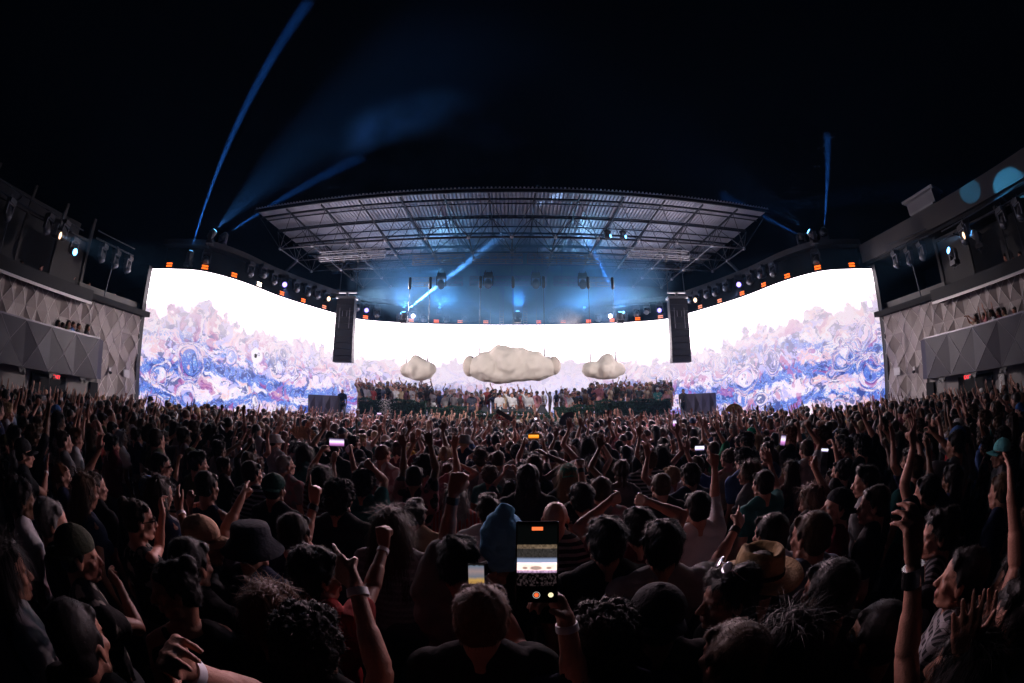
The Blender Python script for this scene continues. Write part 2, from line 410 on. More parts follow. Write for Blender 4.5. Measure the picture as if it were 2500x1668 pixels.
# lights and boxes fixed to the side walls
def exit_sign(s, y):
    t = empty('exit_sign', (s*14.98, y, CAMZ+.04-.13), label='small red glowing exit sign below the %s balcony' % ('left' if s < 0 else 'right'), cat='exit sign')
    mb = MB(); mb.box((0, 0, 0), (.05, .34, .2)); mb.build('housing', M_black, t)
    txt = bpy.data.curves.new('exit_text', 'FONT'); txt.body = 'EXIT'; txt.size = .17; txt.extrude = .004; txt.align_x = 'CENTER'; txt.align_y = 'CENTER'
    to = bpy.data.objects.new('tmp', txt); COL.objects.link(to)
    dg = bpy.context.evaluated_depsgraph_get(); me = bpy.data.meshes.new_from_object(to.evaluated_get(dg)); bpy.data.objects.remove(to)
    me.materials.clear(); me.materials.append(mat('exit_red', (.2, 0, 0), .5, emit=(1, .02, .03), estr=2.5))
    o = link('lettering', me, None, t); o.rotation_euler = (R(90), 0, R(90) if s < 0 else R(-90)); o.location = (-s*.03, 0, -.01)
for s, px in ((-1, 138), (1, 2362)):
    d = at_x(px, 918 if s < 0 else 912, s*14.98); exit_sign(s, d.y)
ne = 0
def emer(s, px, py, lab):
    p = at_x(px, py, s*15.0)
    t = empty('emergency_light', (s*15.0, p.y, CAMZ-.05), label=lab, cat='emergency light', group='twin emergency lights under the balconies')
    mb = MB(); mb.box((0, 0, 0), (.10, .34, .12)); mb.build('battery_box', M_black, t)
    for q in (-1, 1):
        mb = MB(); mb.lathe([(.045, 0), (.06, .06), (.05, .075)], 12, (-s*.05, q*.11, -.05), Matrix.Rotation(R(-90*s), 3, 'Y')); mb.build('lamp_head', mat('emer_head', (.09, .09, .1), .35), t)
emer(-1, 53, 904, 'black twin emergency light leftmost below the left balcony'); emer(-1, 126, 916, 'black twin emergency light next to the exit sign on the left')
emer(-1, 202, 926, 'black twin emergency light near the end of the left balcony')
emer(1, 2300, 922, 'black twin emergency light near the end of the right balcony'); emer(1, 2376, 914, 'black twin emergency light beside the right exit sign'); emer(1, 2450, 903, 'black twin emergency light rightmost below the right balcony')
for s, a, c in ((-1, (306, 912), (266, 905)), (1, (2193, 907), (2234, 903))):
    p = at_x(a[0], a[1], s*15.9); mb = MB(); mb.box((0, 0, 0), (.1, .38, .32)); mb.box((-s*.052, 0, 0), (.01, .33, .27))
    o = mb.build('junction_box', mat('white_box', (.6, .58, .6), .5)); o.location = (s*15.83, p.y, p.z)
    tag(o, 'white square junction box on the %s faceted wall near the screen' % ('left' if s < 0 else 'right'), 'junction box')
    p = at_x(c[0], c[1], s*15.9)
    t = empty('security_camera', (s*15.85, p.y, p.z), label='small white security camera on the %s faceted wall beside the balcony end' % ('left' if s < 0 else 'right'), cat='security camera')
    mb = MB(); mb.box((0, 0, .05), (.12, .12, .16)); mb.build('mount', mat('white_box', (.6, .58, .6), .5), t)
    mb = MB(); mb.lathe([(.02, -.09), (.07, -.06), (.085, 0), (.06, .03)], 14, (-s*.1, 0, -.05)); mb.build('dome', M_lens, t)
    # notices pasted on the plain wall
for px, py, w, h in ((55, 957, .42, .3),):
    p = at_x(px, py, -15.9)
    mb = MB(); mb.box((0, 0, 0), (.012, w, h)); o = mb.build('paper_notice', mat('paper', (.62, .6, .62), .8)); o.location = (-15.88, p.y, p.z); tag(o, 'white paper notice taped to the left wall beside the black door', 'notice')
p = at_x(2446, 945, 15.9)
mb = MB(); mb.box((0, 0, 0), (.012, .3, .85)); o = mb.build('paper_notice', mat('paper2', (.42, .4, .41), .8)); o.location = (15.88, p.y, p.z); tag(o, 'tall pale paper notice with rings on the right wall', 'notice')
for k in range(3):
    mb = MB(); mb.lathe([(.07, 0), (.1, 0), (.1, .006), (.07, .006)], 20, (-.008, 0, .28-.27*k), Matrix.Rotation(R(-90), 3, 'Y'), caps=False); q = mb.build('printed_ring', mat('ink', (.7, .7, .72), .7), o)
# ---------------------------------------------------------------- canopy: space frame with corrugated deck
H1 = CAMZ+7.6; H2 = CAMZ+9.05; BAY = 2.0; Y0 = 18.2
cano = empty('stage_canopy', (0, 18, H1), label='wide steel space frame canopy with corrugated roof deck above the stage', cat='canopy')
CO = Vector((0, 18, H1))
def cput(mb, name, m, kind=None):
    o = mb.build(name, m, cano); o.location = -CO
    if kind: o['kind'] = kind
    return o
# corrugated deck, a thin folded sheet
yf, yb = 16.55, 27.6; x0, x1 = -13.05, 13.05; per = .18
vs = []; fs = []
n = int((x1-x0)/per)
for i in range(n):
    xa = x0+i*per
    prof = [(0, 0), (.25, 0), (.40, .10), (.65, .10), (.75, 0)]
    for u, z in prof:
        for y in (yf, yb): vs.append((xa+u*per, y, H2+.22+z))
k = len(vs)//2
for i in range(k-1): fs.append((2*i, 2*i+1, 2*i+3, 2*i+2))
mb = MB(); mb.add(vs, fs); dk = cput(mb, 'roof_deck', M_deckm)
so = dk.modifiers.new('thick', 'SOLIDIFY'); so.thickness = .012
tn = [(i+.5)*BAY for i in range(-7, 7)]; bn = [i*BAY for i in range(-6, 7)]
TY = [17.15+k*BAY for k in range(6)]; BY = [Y0+k*BAY for k in range(5)]
BYr = BY
for j, y in enumerate([16.6]+[17.9+1.35*k for k in range(7)]):
    mb = MB(); big = (j == 0)
    mb.box((0, y, H2+.15), (26.1 if j else 26.2,   .04 if not big else .08, .06 if not big else .16)); cput(mb, 'purlin', M_dsteel)
for y in TY:
    mb = MB(); mb.bar((-12.9, y, H2), (12.9, y, H2), .07, .09); cput(mb, 'top_chord', M_dsteel)
for x in tn[0:14]:
    if abs(x) > 12.9: continue
    mb = MB(); mb.bar((x, 16.6, H2-.02), (x, 27.4, H2-.02), .055, .08); cput(mb, 'cross_chord', M_dsteel)
for k, y in enumerate(BY):
    nx = 6 if k < 2 else 5.6
    mb = MB(); mb.tube((-12 if k < 3 else -10, y, H1), (12 if k < 3 else 10, y, H1),   .05 if k == 0 else .03); cput(mb, 'bottom_chord', M_steel)
for x in bn:
    ye = BY[-1] if abs(x) < 10.5 else BY[2]
    mb = MB(); mb.tube((x, BY[0], H1), (x, ye, H1), .035); cput(mb, 'bottom_cross_chord', M_steel)
mb = MB(); nd = MB()
for k, y in enumerate(BY):
    for x in bn:
        if k > 2 and abs(x) > 10.5: continue
        for sx in (-1, 1):
            for q in (-1, 1):
                ty = y+q*BAY/2 + (-.05 if q < 0 else -.05)
                tx_ = x+sx*BAY/2
                if abs(tx_) > 13.1: continue
                mb.tube((x, y, H1), (tx_, ty, H2), .019, n=6, caps=False)
        nd.lathe([(.02, -.09), (.085, -.05), (.095, 0), (.085, .05), (.02, .09)], 8, (x, y, H1))
cput(mb, 'diagonal_strut', M_steel, 'stuff'); cput(nd, 'node_joint', M_lsteel, 'stuff')
for s in (-1, 1):
    mb = MB(); mb.tube((s*12, BY[1], H1), (s*12.75, BY[1]-.2, LT+1.6), .09, n=10); mb.tube((s*12.75, BY[1]-.2, LT+1.6), (s*12.75, BY[1]-.2, 0), .11, n=10)
    cput(mb, 'column', M_steel)

# hanging ladder trusses with batten lamps
def ladder_truss(x0, x1, y, z, lab):
    L = x1-x0
    t = empty('lighting_truss', ((x0+x1)/2, y, z), label=lab, cat='lighting truss', group='lighting trusses hung under the canopy')
    mb = MB()
    for dy in (-.14, .14):
        for dz in (0, .28): mb.tube((-L/2, dy, dz), (L/2, dy, dz), .024, n=6)
    n = int(L/.35)
    for i in range(n+1):
        x = -L/2+L*i/n
        mb.tube((x, -.14, 0), (x, -.14, .28), .012, n=5); mb.tube((x, .14, 0), (x, .14, .28), .012, n=5); mb.tube((x, -.14, 0), (x, .14, 0), .012, n=5)
        if i < n:
            mb.tube((x, -.14, 0), (x+L/n, -.14, .28), .01, n=5); mb.tube((x, .14, .28), (x+L/n, .14, 0), .01, n=5)
    mb.build('truss_frame', M_lsteel, t)
    m2 = MB(); n = int(L/.62)
    for i in range(n+1): m2.box((-L/2+L*i/n, -.02, -.10), (.05, .07, .13))
    m2.tube((-L/2, 0, -.17), (L/2, 0, -.17), .018, n=6)
    m2.build('lamp_batten', mat('batten_alu', (.7, .7, .75), .3, .7), t)
    for q in (-1, 1):
        m3 = MB(); m3.tube((q*L*.36, 0, .28), (q*L*.36, 0, H1+.02-z), .01, n=5); m3.build('hanger', M_dsteel, t)
ladder_truss(-4.9, -2.3, 19.6, CAMZ+6.95, 'ladder truss left of centre in the upper row under the canopy')
ladder_truss(-1.9, .5, 19.6, CAMZ+6.95, 'ladder truss nearest the middle in the upper row under the canopy')
ladder_truss(.75, 4.3, 19.6, CAMZ+6.95, 'ladder truss right of centre in the upper row under the canopy')
ladder_truss(-5.3, -2.6, 21.4, CAMZ+6.35, 'ladder truss left of centre in the lower row above the clouds')
ladder_truss(-2.2, 1.8, 21.4, CAMZ+6.35, 'longest ladder truss, in the middle of the lower row above the clouds')
ladder_truss(2.2, 5.2, 21.4, CAMZ+6.35, 'ladder truss right of centre in the lower row above the clouds')
ladder_truss(-9.8, -6.2, 18.9, CAMZ+7.15, 'ladder truss left of the others beside the left speaker tower cables')
ladder_truss(5.6, 8.9, 18.9, CAMZ+7.15, 'ladder truss right of the others beside the right speaker tower cables')

# ---------------------------------------------------------------- moving head lamps
def mh_meshes():
    d = {}
    mb = MB(); mb.box((0, 0, -.06), (.30, .26, .12)); mb.tube((-.1, 0, 0), (-.1, 0, .10), .015); mb.tube((.1, 0, 0), (.1, 0, .10), .015); d['base'] = mb.mesh('lamp_base', M_hous)
    mb = MB()
    for q in (-1, 1): mb.box((q*.155, 0, -.26), (.045, .14, .32))
    mb.box((0, 0, -.13), (.34, .16, .04)); d['yoke'] = mb.mesh('lamp_yoke', mat('yoke', (.10, .10, .12), .35, .3))
    mb = MB(); mb.lathe([(.05, -.19), (.10, -.17), (.125, -.05), (.13, .08), (.118, .17), (.105, .175)], 18); d['head'] = mb.mesh('lamp_head', mat('headshell', (.12, .12, .135), .3, .2))
    for nm, m in (('off', mat('lens_off', (.30, .32, .36), .08, .6)), ('purple', mat('lens_purple', (.1, .1, .2), .2, emit=(.30, .22, 1.0), estr=4.5)), ('white', mat('lens_white', (.1, .1, .2), .2, emit=(.75, .7, 1.0), estr=9)),
                  ('warm', mat('lens_warm', (.1, .1, .1), .2, emit=(1.0, .62, .36), estr=3.5)), ('blue', mat('lens_blue', (.05, .1, .2), .2, emit=(.12, .45, 1.0), estr=8))):
        mb = MB(); mb.lathe([(.100, .172), (.085, .186), (.04, .194)], 18); d['lens_'+nm] = mb.mesh('lamp_lens', m)
    return d
MH = mh_meshes()
def moving_head(name, loc, aim, state, lab, group, scale=1.0):
    """hangs from its base, or stands on it when it points upwards; the head centre stays in the same place"""
    hc = Vector(loc)-Vector((0, 0, .36*scale)); a = (Vector(aim)-hc).normalized(); flip = a.z > .12; k = -1 if flip else 1
    t = empty(name, hc+Vector((0, 0, .36*scale*k)), 0, lab, 'stage lamp', group)
    t.scale = (scale,)*3
    t.rotation_euler = (0, 0, math.atan2(-a.x, a.y))
    b_ = link('base', MH['base'], None, t); y_ = link('yoke', MH['yoke'], None, t)
    if flip: b_.rotation_euler = (math.pi, 0, 0); y_.rotation_euler = (math.pi, 0, 0)
    h = link('lamp_head', MH['head'], None, t); h.location = (0, 0, -.36*k)
    tilt = math.atan2(math.hypot(a.x, a.y), a.z); h.rotation_euler = (-tilt, 0, 0)
    link('lens', MH['lens_'+state], None, h)
    return t
BEAMS = []
def beam(loc, to, energy, col, deg, blend=.35):
    """the lamp's own light, placed at its lens"""
    l = bpy.data.lights.new('beam_lamp', 'SPOT'); l.energy = energy; l.color = col; l.spot_size = R(deg); l.spot_blend = blend; l.shadow_soft_size = .03
    o = bpy.data.objects.new('beam_light', l); COL.objects.link(o)
    a = (Vector(to)-Vector(loc)).normalized()
    o.location = Vector(loc)+a*.31; o.rotation_euler = a.to_track_quat('-Z', 'Y').to_euler()
    return o
GRP = 'moving head lamps above the video wall'
heads = [((460, 619), 'blue'), ((505, 630), 'off'), ((551, 637), 'blue'), ((618, 660), 'off'), ((650, 665), 'off'), ((676, 680), 'off'), ((702, 690), 'purple'),
         ((730, 700), 'off'), ((757, 710), 'off'), ((781, 716), 'off'), ((804, 725), 'warm'), ((875, 748), 'off'), ((897, 753), 'purple'), ((922, 763), 'off'), ((978, 766), 'blue'), ((1009, 767), 'white'), ((1035, 775), 'off'), ((1090, 776), 'off'), ((1135, 777), 'off'),
         ((1345, 777), 'off'), ((1400, 777), 'off'), ((1460, 774), 'off'), ((1490, 767), 'white'), ((1523, 765), 'blue'), ((1553, 762), 'off'), ((1578, 756), 'off'), ((1608, 753), 'purple'), ((1681, 730), 'off'), ((1696, 728), 'warm'), ((1720, 716), 'off'),
         ((1741, 710), 'off'), ((1767, 700), 'off'), ((1797, 690), 'purple'), ((1824, 680), 'off'), ((1851, 667), 'off'), ((1881, 660), 'off'), ((1947, 634), 'blue'), ((1990, 630), 'off'), ((2036, 614), 'blue')]
bdirs = {460: (742, 20), 551: (1150, 270), 978: (1330, 480), 1523: (1482, 680), 1947: (1640, 425), 2036: (2008, 150)}
places = ['left end', 'left', 'left half', 'middle', 'right half', 'right']
cnt = {}
for (px, py), st in heads:
    p, nrm = led_hit(px, py); q = p - nrm*.25
    d = ray(px, py); k = q.length/math.hypot(d.x, d.y); z = CAMZ+d.z*k
    loc = Vector((q.x, q.y, z+.36))
    if px in (551, 1947, 2036): q = p - nrm*.9; loc = Vector((q.x, q.y, LT+1.63+.36*1.35*2))     # these stand on the roof edge
    sgn = 'left' if px < 1250 else 'right'; sgn_ = -1 if px < 1250 else 1
    if px in bdirs:
        dd = ray(*bdirs[px]); tgtp = CAM + dd*{460: 30, 551: 400, 978: 20, 1523: 26, 1947: 400, 2036: 400}[px]
        if px == 978: tgtp = Vector((2.0, 17.4, H2+.2))
    elif st == 'off': tgtp = loc+Vector((nrm.x*.4, nrm.y*.4, -1.0+.5*rnd.random()))
    elif st == 'warm': tgtp = Vector((-16*sgn_, 10.5, 3.3))
    else: tgtp = Vector((0, 4, 3))
    base = {'off': 'unlit stage lamp above the %s video wall', 'purple': 'stage lamp with purple lens above the %s video wall',
            'white': 'stage lamp with bright white lens above the %s middle screen', 'warm': 'moving head lamp with warm glowing lens beside the %s speaker tower', 'blue': 'stage lamp throwing a blue beam above the %s video wall'}[st] % sgn
    key = (base); cnt.setdefault(key, []).append((px, None))
    t = moving_head('stage_lamp', loc, tgtp, st, base, GRP, 1.35); cnt[key][-1] = (px, t)
    if st in ('purple', 'white', 'warm'):
        to_ = Vector((loc.x*.6, 13.5, 1.7)) if st != 'warm' else Vector((-16*sgn_, 10.5, 3.3))
        o_ = beam(loc-Vector((0, 0, .36*1.35)), to_, {'purple': 6500, 'white': 8500, 'warm': 15000}[st], {'purple': (1.0, .58, .72), 'white': (1.0, .70, .76), 'warm': (1, .84, .84)}[st], 46 if st != 'warm' else 26, 1.0); o_.name = 'wash_light'
    if st == 'blue':
        e = {460: 210, 551: 75, 978: 9000, 1523: 3600, 1947: 38, 2036: 150}[px]
        c = (.14, .42, 1.0) if px not in (978,) else (.35, .6, 1.0)
        BEAMS.append(beam(loc-Vector((0, 0, .36*1.35)), tgtp, e*(14000 if px not in (978, 1523) else 260), c, {460: 3.8, 2036: 2.4, 551: 4.0, 1947: 3.0}.get(px, 3.5), 1.0))
ordw = ['leftmost', 'second from the left', 'third from the left', 'fourth from the left', 'fifth from the left', 'sixth from the left', 'seventh from the left', 'eighth from the left', 'ninth from the left', 'tenth from the left', 'eleventh from the left', 'twelfth from the left', 'thirteenth from the left', 'fourteenth from the left', 'fifteenth from the left', 'sixteenth from the left']
def number(key, lst):
    lst = sorted(lst, key=lambda a: a[0])
    if len(lst) == 1: return
    for k, (px, t) in enumerate(lst):
        w = ordw[k] if k < len(lst)-1 else 'rightmost'
        t['label'] = key+', '+w
for key, lst in cnt.items(): number(key, lst)

# orange strobe panels standing on the top edge of the screens
ors = [(412, 649), (499, 660), (572, 678), (690, 715), (742, 732), (793, 748), (893, 774), (1004, 787), (1065, 789), (1123, 789), (1186, 790), (1315, 789), (1375, 790), (1437, 788), (1495, 787), (1557, 780), (1612, 773), (1663, 757), (1708, 748), (1755, 731), (1810, 713), (1863, 696), (1921, 676), (1996, 655), (2080, 644)]
olist = []
def strobe(px, py, m, lab):
    p, nrm = led_hit(px, py)
    t = empty('strobe_panel', (p.x-nrm.x*.05, p.y-nrm.y*.05, LT+.05), math.atan2(-nrm.x, nrm.y)+math.pi, lab, 'strobe lamp', 'orange strobe panels on the screen edge')
    mb = MB(); mb.box((0, .06, .17), (.46, .12, .30)); mb.tube((-.25, .06, .17), (.25, .06, .17), .02); mb.box((0, .06, .0), (.1, .1, .1)); mb.build('housing', M_black, t)
    for k in range(2):
        mb = MB()
        for i in range(2): mb.box((0, -.012, .10+.14*k+.045*i), (.40, .02, .026))
        mb.build('lamp_strip', m, t)
    t.rotation_euler.z = math.atan2(nrm.y, nrm.x)+math.pi/2; t.scale = (.8, .8, .8)
    return t
for px, py in ors:
    pale = 760 < px < 2000 and (px < 840 or px > 1600) and not px > 1800 or px in (1123, 1186, 1004)
    olist.append((px, strobe(px, py, M_orangepale if pale else M_orange, '')))
for k, (px, t) in enumerate(olist):
    sd = 'left side screen' if px < 830 else ('right side screen' if px > 1640 else 'centre screen')
    t['label'] = 'orange strobe panel atop the '+sd; olist[k] = (px, t, sd)
for sd in ('left side screen', 'right side screen', 'centre screen'):
    number('orange strobe panel atop the '+sd, [(a, t) for a, t, q in olist if q == sd])
t = strobe(634, 698, mat('strobe_white', (.1, .1, .1), .3, emit=(1, .78, .6), estr=14), 'bright white strobe lamp on the top edge of the left side screen')

# ---------------------------------------------------------------- side lighting rails with lamps on the balconies
def rail(pts, s, lab, lamps, zpole):
    t = empty('lighting_rail', pts[0], label=lab, cat='lighting rail'); o = Vector(pts[0])
    for a, b in zip(pts, pts[1:]):
        mb = MB(); mb.tube(Vector(a)-o, Vector(b)-o, .04); mb.tube(Vector(a)-o+Vector((0, 0, .3)), Vector(b)-o+Vector((0, 0, .3)), .03); mb.build('rail_tube', M_dsteel, t)
    for p in zpole:
        mb = MB(); mb.tube(Vector(p[0])-o, Vector(p[1])-o, .035); mb.build('support_pole', M_dsteel, t)
RX = 15.35
lampsL = [(115, 555, 'off'), (155, 570, 'off'), (178, 612, 'blue'), (248, 625, 'off'), (280, 640, 'off'), (310, 652, 'off'), (20, 520, 'off')]
lampsR = [(2190, 640, 'off'), (2222, 633, 'off'), (2253, 620, 'off'), (2325, 615, 'blue'), (2355, 580, 'off'), (2384, 574, 'blue'), (2450, 540, 'off'), (2490, 520, 'off')]
for s, L in ((-1, lampsL), (1, lampsR)):
    side = 'left' if s < 0 else 'right'; pts = []; lst = []
    for k, (px, py, st) in enumerate(L):
        p = at_x(px, py, s*RX); pts.append(p)
        tg_ = p+Vector((-s*.6, .3, -1.4)) if st == 'off' else Vector((0, 14, 12))
        if px == 2384: tg_ = CAM+ray(1480, 350)*40
        if px == 178: tg_ = Vector((-2, 9, 3))
        lab = ('unlit lamp on the rail over the %s upper balcony' if st == 'off' else 'blue glowing lamp over the %s upper balcony') % side
        t = moving_head('stage_lamp', p+Vector((0, 0, .45)), tg_, st, lab, 'moving head lamps over the balconies', 1.3); lst.append((px, t, st, lab))
        if px == 2384: BEAMS.append(beam(p, tg_, 2500000, (.08, .35, 1.0), 3.0, .6))
    for lab in set(l[3] for l in lst): number(lab, [(a, b) for a, b, c, d in lst if d == lab])
    pts.sort(key=lambda q: q.y)
    rp = [q+Vector((0, 0, .62)) for q in pts]
    # straight rails: one along the balcony, one by the screen
    hi = [q for q in rp if q.y < 8.7]; lo = [q for q in rp if q.y >= 8.7]
    for grp, nm in ((hi, 'dark lighting rail above the %s upper balcony' % side), (lo, 'short dark lighting rail on a pole beside the %s screen edge' % side)):
        if len(grp) < 2: continue
        za = sum(q.z for q in grp)/len(grp)
        y0_, y1_ = grp[0].y-.4, grp[-1].y+.4
        if grp is hi: y0_ = 1.5
        a = Vector((s*(RX+.22), y0_, grp[0].z)); b = Vector((s*(RX+.22), y1_, grp[-1].z))
        ym = (grp[0].y+grp[-1].y)/2
        pol = [((s*RX, ym, (a.z+b.z)/2), (s*(RX+.35), ym, 5.5))]
        if grp is hi: pol = [((s*RX, 4, a.z+.1), (s*(WX+.6), 4, a.z+.1)), ((s*RX, 7, b.z), (s*(WX+.6), 7, b.z+.1)), ((s*(WX+.6), 4, a.z+.1), (s*(WX+.6), 4, 5.5))]
        rail([a, b], s, nm, None, pol)
# two round pools of blue light on the right roof fascia, thrown by spots placed for them under the canopy front edge
for px, py, e in ((2462, 450, 600), (2368, 468, 170)):
    hit = at_x(px, py, WX-.1)
    src = Vector((4.9 if px > 2400 else 4.2, 17.0, H1-.1))
    moving_head('stage_lamp', src, hit, 'blue', 'blue lens lamp under the canopy front edge aimed at the right roof, '+('outer one' if px > 2400 else 'inner one'), 'lamps under the canopy', .8)
    BEAMS.append(beam(src-Vector((0, 0, .29)), hit, e*75, (.08, .55, 1.0), 3.9 if px > 2400 else 3.2, .3))

# ---------------------------------------------------------------- line array speaker towers
def array(s):
    t = empty('speaker_tower', (s*8.45, 20, CAMZ+1.95), math.atan2(-s*8.45, 20)*-0, 'tall black hanging line array speaker tower on the %s of the stage' % ('left' if s < 0 else 'right'), 'speaker tower', 'speaker towers flanking the stage')
    n = 10; h = 3.25/n
    t.rotation_euler.z = s*-.12
    for k in range(n):
        mb = MB(); z = .0+h*(k+.5); w = 1.02-.006*k
        mb.box((0, .0, z), (w, .5, h-.012)); mb.box((0, -.262, z), (w*.96, .03, h-.05))
        mb.build('speaker_cabinet', mat('array_black', (.035, .035, .045), .45, bump=.5, bscale=120), t)
    mb = MB()
    for q in (-1, 1): mb.tube((q*.27, -.285, 1.7), (q*.27, -.285, 2.75), .012)
    for q in (-1, 1): mb.box((q*.12, -.285, 2.45), (.03, .02, .3))
    mb.build('cable_clip', mat('clip', (.35, .35, .4), .4, .5), t)
    mb = MB(); mb.box((0, 0, 3.32), (1.1, .55, .1)); mb.box((0, 0, 3.5), (.12, .12, .3)); mb.box((0, -.0, 3.62), (.98, .09, .07)); mb.build('fly_frame', M_lsteel, t)
    for q in (-1, 1):
        mb = MB(); mb.tube((q*.46, 0, 3.62), (q*.44, 0, 5.35), .022, n=6); mb.build('hoist_chain', M_steel, t)
        mb = MB(); mb.lathe([(.06, 5.3), (.11, 5.35), (.115, 5.8), (.09, 5.9)], 10, (q*.42, 0, 0)); mb.box((q*.42, 0, 5.98), (.3, .16, .1)); mb.build('hoist_motor', M_hous, t)
array(-1); array(1)

# ---------------------------------------------------------------- inflatable clouds
def blob(name, parts, m, parent, voxel=.06, smooth=14, noise=.0):
    mb = MB()
    for (c, r3) in parts:
        bm = bmesh.new(); bmesh.ops.create_icosphere(bm, subdivisions=3, radius=1.0)
        mb.add([Vector((v.co.x*r3[0]+c[0], v.co.y*r3[1]+c[1], v.co.z*r3[2]+c[2])) for v in bm.verts], [tuple(v.index for v in f.verts) for f in bm.faces], True); bm.free()
    me = mb.mesh('tmp'); o = bpy.data.objects.new('tmp', me); COL.objects.link(o)
    r = o.modifiers.new('r', 'REMESH'); r.mode = 'VOXEL'; r.voxel_size = voxel; r.use_smooth_shade = True
    s_ = o.modifiers.new('s', 'SMOOTH'); s_.iterations = smooth; s_.factor = .6
    dg = bpy.context.evaluated_depsgraph_get(); out = bpy.data.meshes.new_from_object(o.evaluated_get(dg)); bpy.data.objects.remove(o)
    out.name = name
    if noise:
        for v in out.vertices:
            v.co += v.normal*noise*(mnoise.noise(v.co*1.9)+.5*mnoise.noise(v.co*4.3))
    out.materials.clear()
    return link(name, out, m, parent)
M_cloud = mat('cloud_fabric', (.70, .62, .57), .95, var=.08, vscale=1.3, bump=.12, bscale=7, spec=.05)
M_cloudw = mat('cloud_fabric_warm', (.60, .51, .46), .95, var=.1, vscale=2, spec=.05)
def cloud(px, py, y, parts, lab, cables, warm=None):
    p = at_y(px, py, y)
    t = empty('inflatable_cloud', p, 0, lab, 'cloud prop', 'inflatable clouds hanging over the stage')
    blob('cloud_body', parts, M_cloud, t, .07, 7, .08)
    for w_ in (warm or []): blob('end_lobe', [w_], M_cloudw, t, .06, 6, .02)
    for (cx, cz, top) in cables:
        mb = MB(); mb.tube((cx, 0, cz), (cx, 0, cz+.42), .03, n=6); mb.build('shackle', M_black, t)
        mb = MB(); mb.tube((cx, 0, cz+.4), (cx, 0, top-p.z), .011, n=5); mb.build('cable', M_dsteel, t)
        mb = MB(); mb.lathe([(.04, top-p.z-.1), (.075, top-p.z-.05), (.075, top-p.z+.45), (.05, top-p.z+.5)], 10, (cx, 0, 0)); mb.build('hoist_motor', M_hous, t)
TZ = CAMZ+5.6
cloud(1250, 893, 19.5, [((-.55, 0, .40), (.60, .62, .58)), ((-1.15, 0, .0), (.70, .68, .66)), ((.05, .05, .12), (.95, .78, .74)), ((.85, 0, .05), (.85, .68, .68)), ((1.5, .0, -.08), (.55, .55, .50)), ((-1.55, 0, -.1), (.5, .55, .54)), ((.3, 0, -.38), (1.7, .65, .36)), ((-.6, 0, -.42), (1.1, .65, .40)), ((.45, 0, .45), (.42, .5, .36)), ((1.0, 0, .38), (.45, .48, .34)), ((-.2, -.5, .0), (.5, .35, .5)), ((.9, -.45, -.1), (.4, .35, .42)), ((-1.1, -.45, -.1), (.42, .35, .42))],
      'largest inflatable cloud, lumpy and pale, hanging over the middle of the stage', [(-1.5, .45, TZ), (0.05, .78, TZ), (1.5, .42, TZ)], [((-1.95, .1, -.02), (.34, .50, .50)), ((1.95, .0, .0), (.30, .48, .45))])
cloud(1022, 900, 19.5, [((0, 0, .05), (.56, .55, .50)), ((-.45, 0, -.08), (.46, .45, .36)), ((.42, 0, -.02), (.48, .48, .40)), ((.05, 0, -.22), (.62, .5, .36)), ((-.08, -.1, .32), (.32, .35, .30)), ((-.2, -.4, -.1), (.3, .25, .3))],
      'small pointed inflatable cloud hanging left of the big cloud', [(-.6, .2, TZ), (.42, .32, TZ)])
cloud(1474, 897, 19.5, [((0.15, 0, .08), (.52, .55, .48)), ((-.5, 0, -.10), (.55, .48, .38)), ((.55, 0, -.10), (.52, .48, .42)), ((.1, 0, -.22), (.88, .5, .36)), ((.2, 0, .36), (.34, .35, .30)), ((.0, -.4, -.1), (.35, .25, .32))],
      'small inflatable cloud with a raised top hanging right of the big cloud', [(-.62, .26, TZ), (.6, .32, TZ)])
for px, lab in ((1225, 'left'), (1282, 'right')):
    p = at_y(px, 735, 23); mb = MB()
    for q in (-.1, .1): mb.tube((q, 0, -.2), (q, 0, 2.2), .015, n=5)
    for k in range(16): mb.box((0, 0, -.1+k*.14), (.22, .03, .035))
    for q in (-.62, .62):
        if (q < 0) == (lab == 'left'): mb.tube((q, 0, -.2), (q, 0, 2.2), .012, n=5)
    o = mb.build('rope_ladder', mat('rope', (.5, .52, .58), .6)); o.location = (p.x, p.y, p.z-1.2); tag(o, '%s of two pale hanging ladder strips behind the big cloud' % lab, 'rope ladder')

# ---------------------------------------------------------------- stage, hedges, booth, side blocks
def P(px, py, y=21.5): return at_y(px, py, y)
ST = 1.25
mb = MB(); mb.box((0, 22.9, ST/2), (15.4, 3.6, ST)); mb.box((-4.9, 23.2, ST+.2), (5.4, 3.0, .4)); mb.box((4.9, 23.2, ST+.2), (5.4, 3.0, .4))
stg = mb.build('stage', M_black); tag(stg, 'raised black stage platform behind the hedges', 'stage')
M_leaf = mat('hedge_leaf', (.022, .05, .036), .75, var=.35, vscale=3, spec=.15); M_twig = mat('hedge_core', (.015, .022, .014), .9)
M_flower = mat('white_flower', (.75, .7, .72), .6)
def leaves(n, boxf, size, seed):
    rr = np.random.RandomState(seed); vs = []; fs = []
    for i in range(n):
        c = boxf(rr); s = size*(.6+.8*rr.rand()); a = rr.randn(3); a /= np.linalg.norm(a); b = np.cross(a, rr.randn(3)); b /= np.linalg.norm(b); m_ = np.cross(a, b)
        k = len(vs)
        vs += [tuple(c-a*s), tuple(c+b*s*.45+m_*s*.1), tuple(c+a*s), tuple(c-b*s*.45+m_*s*.1)]; fs.append((k, k+1, k+2, k+3))
    return vs, fs
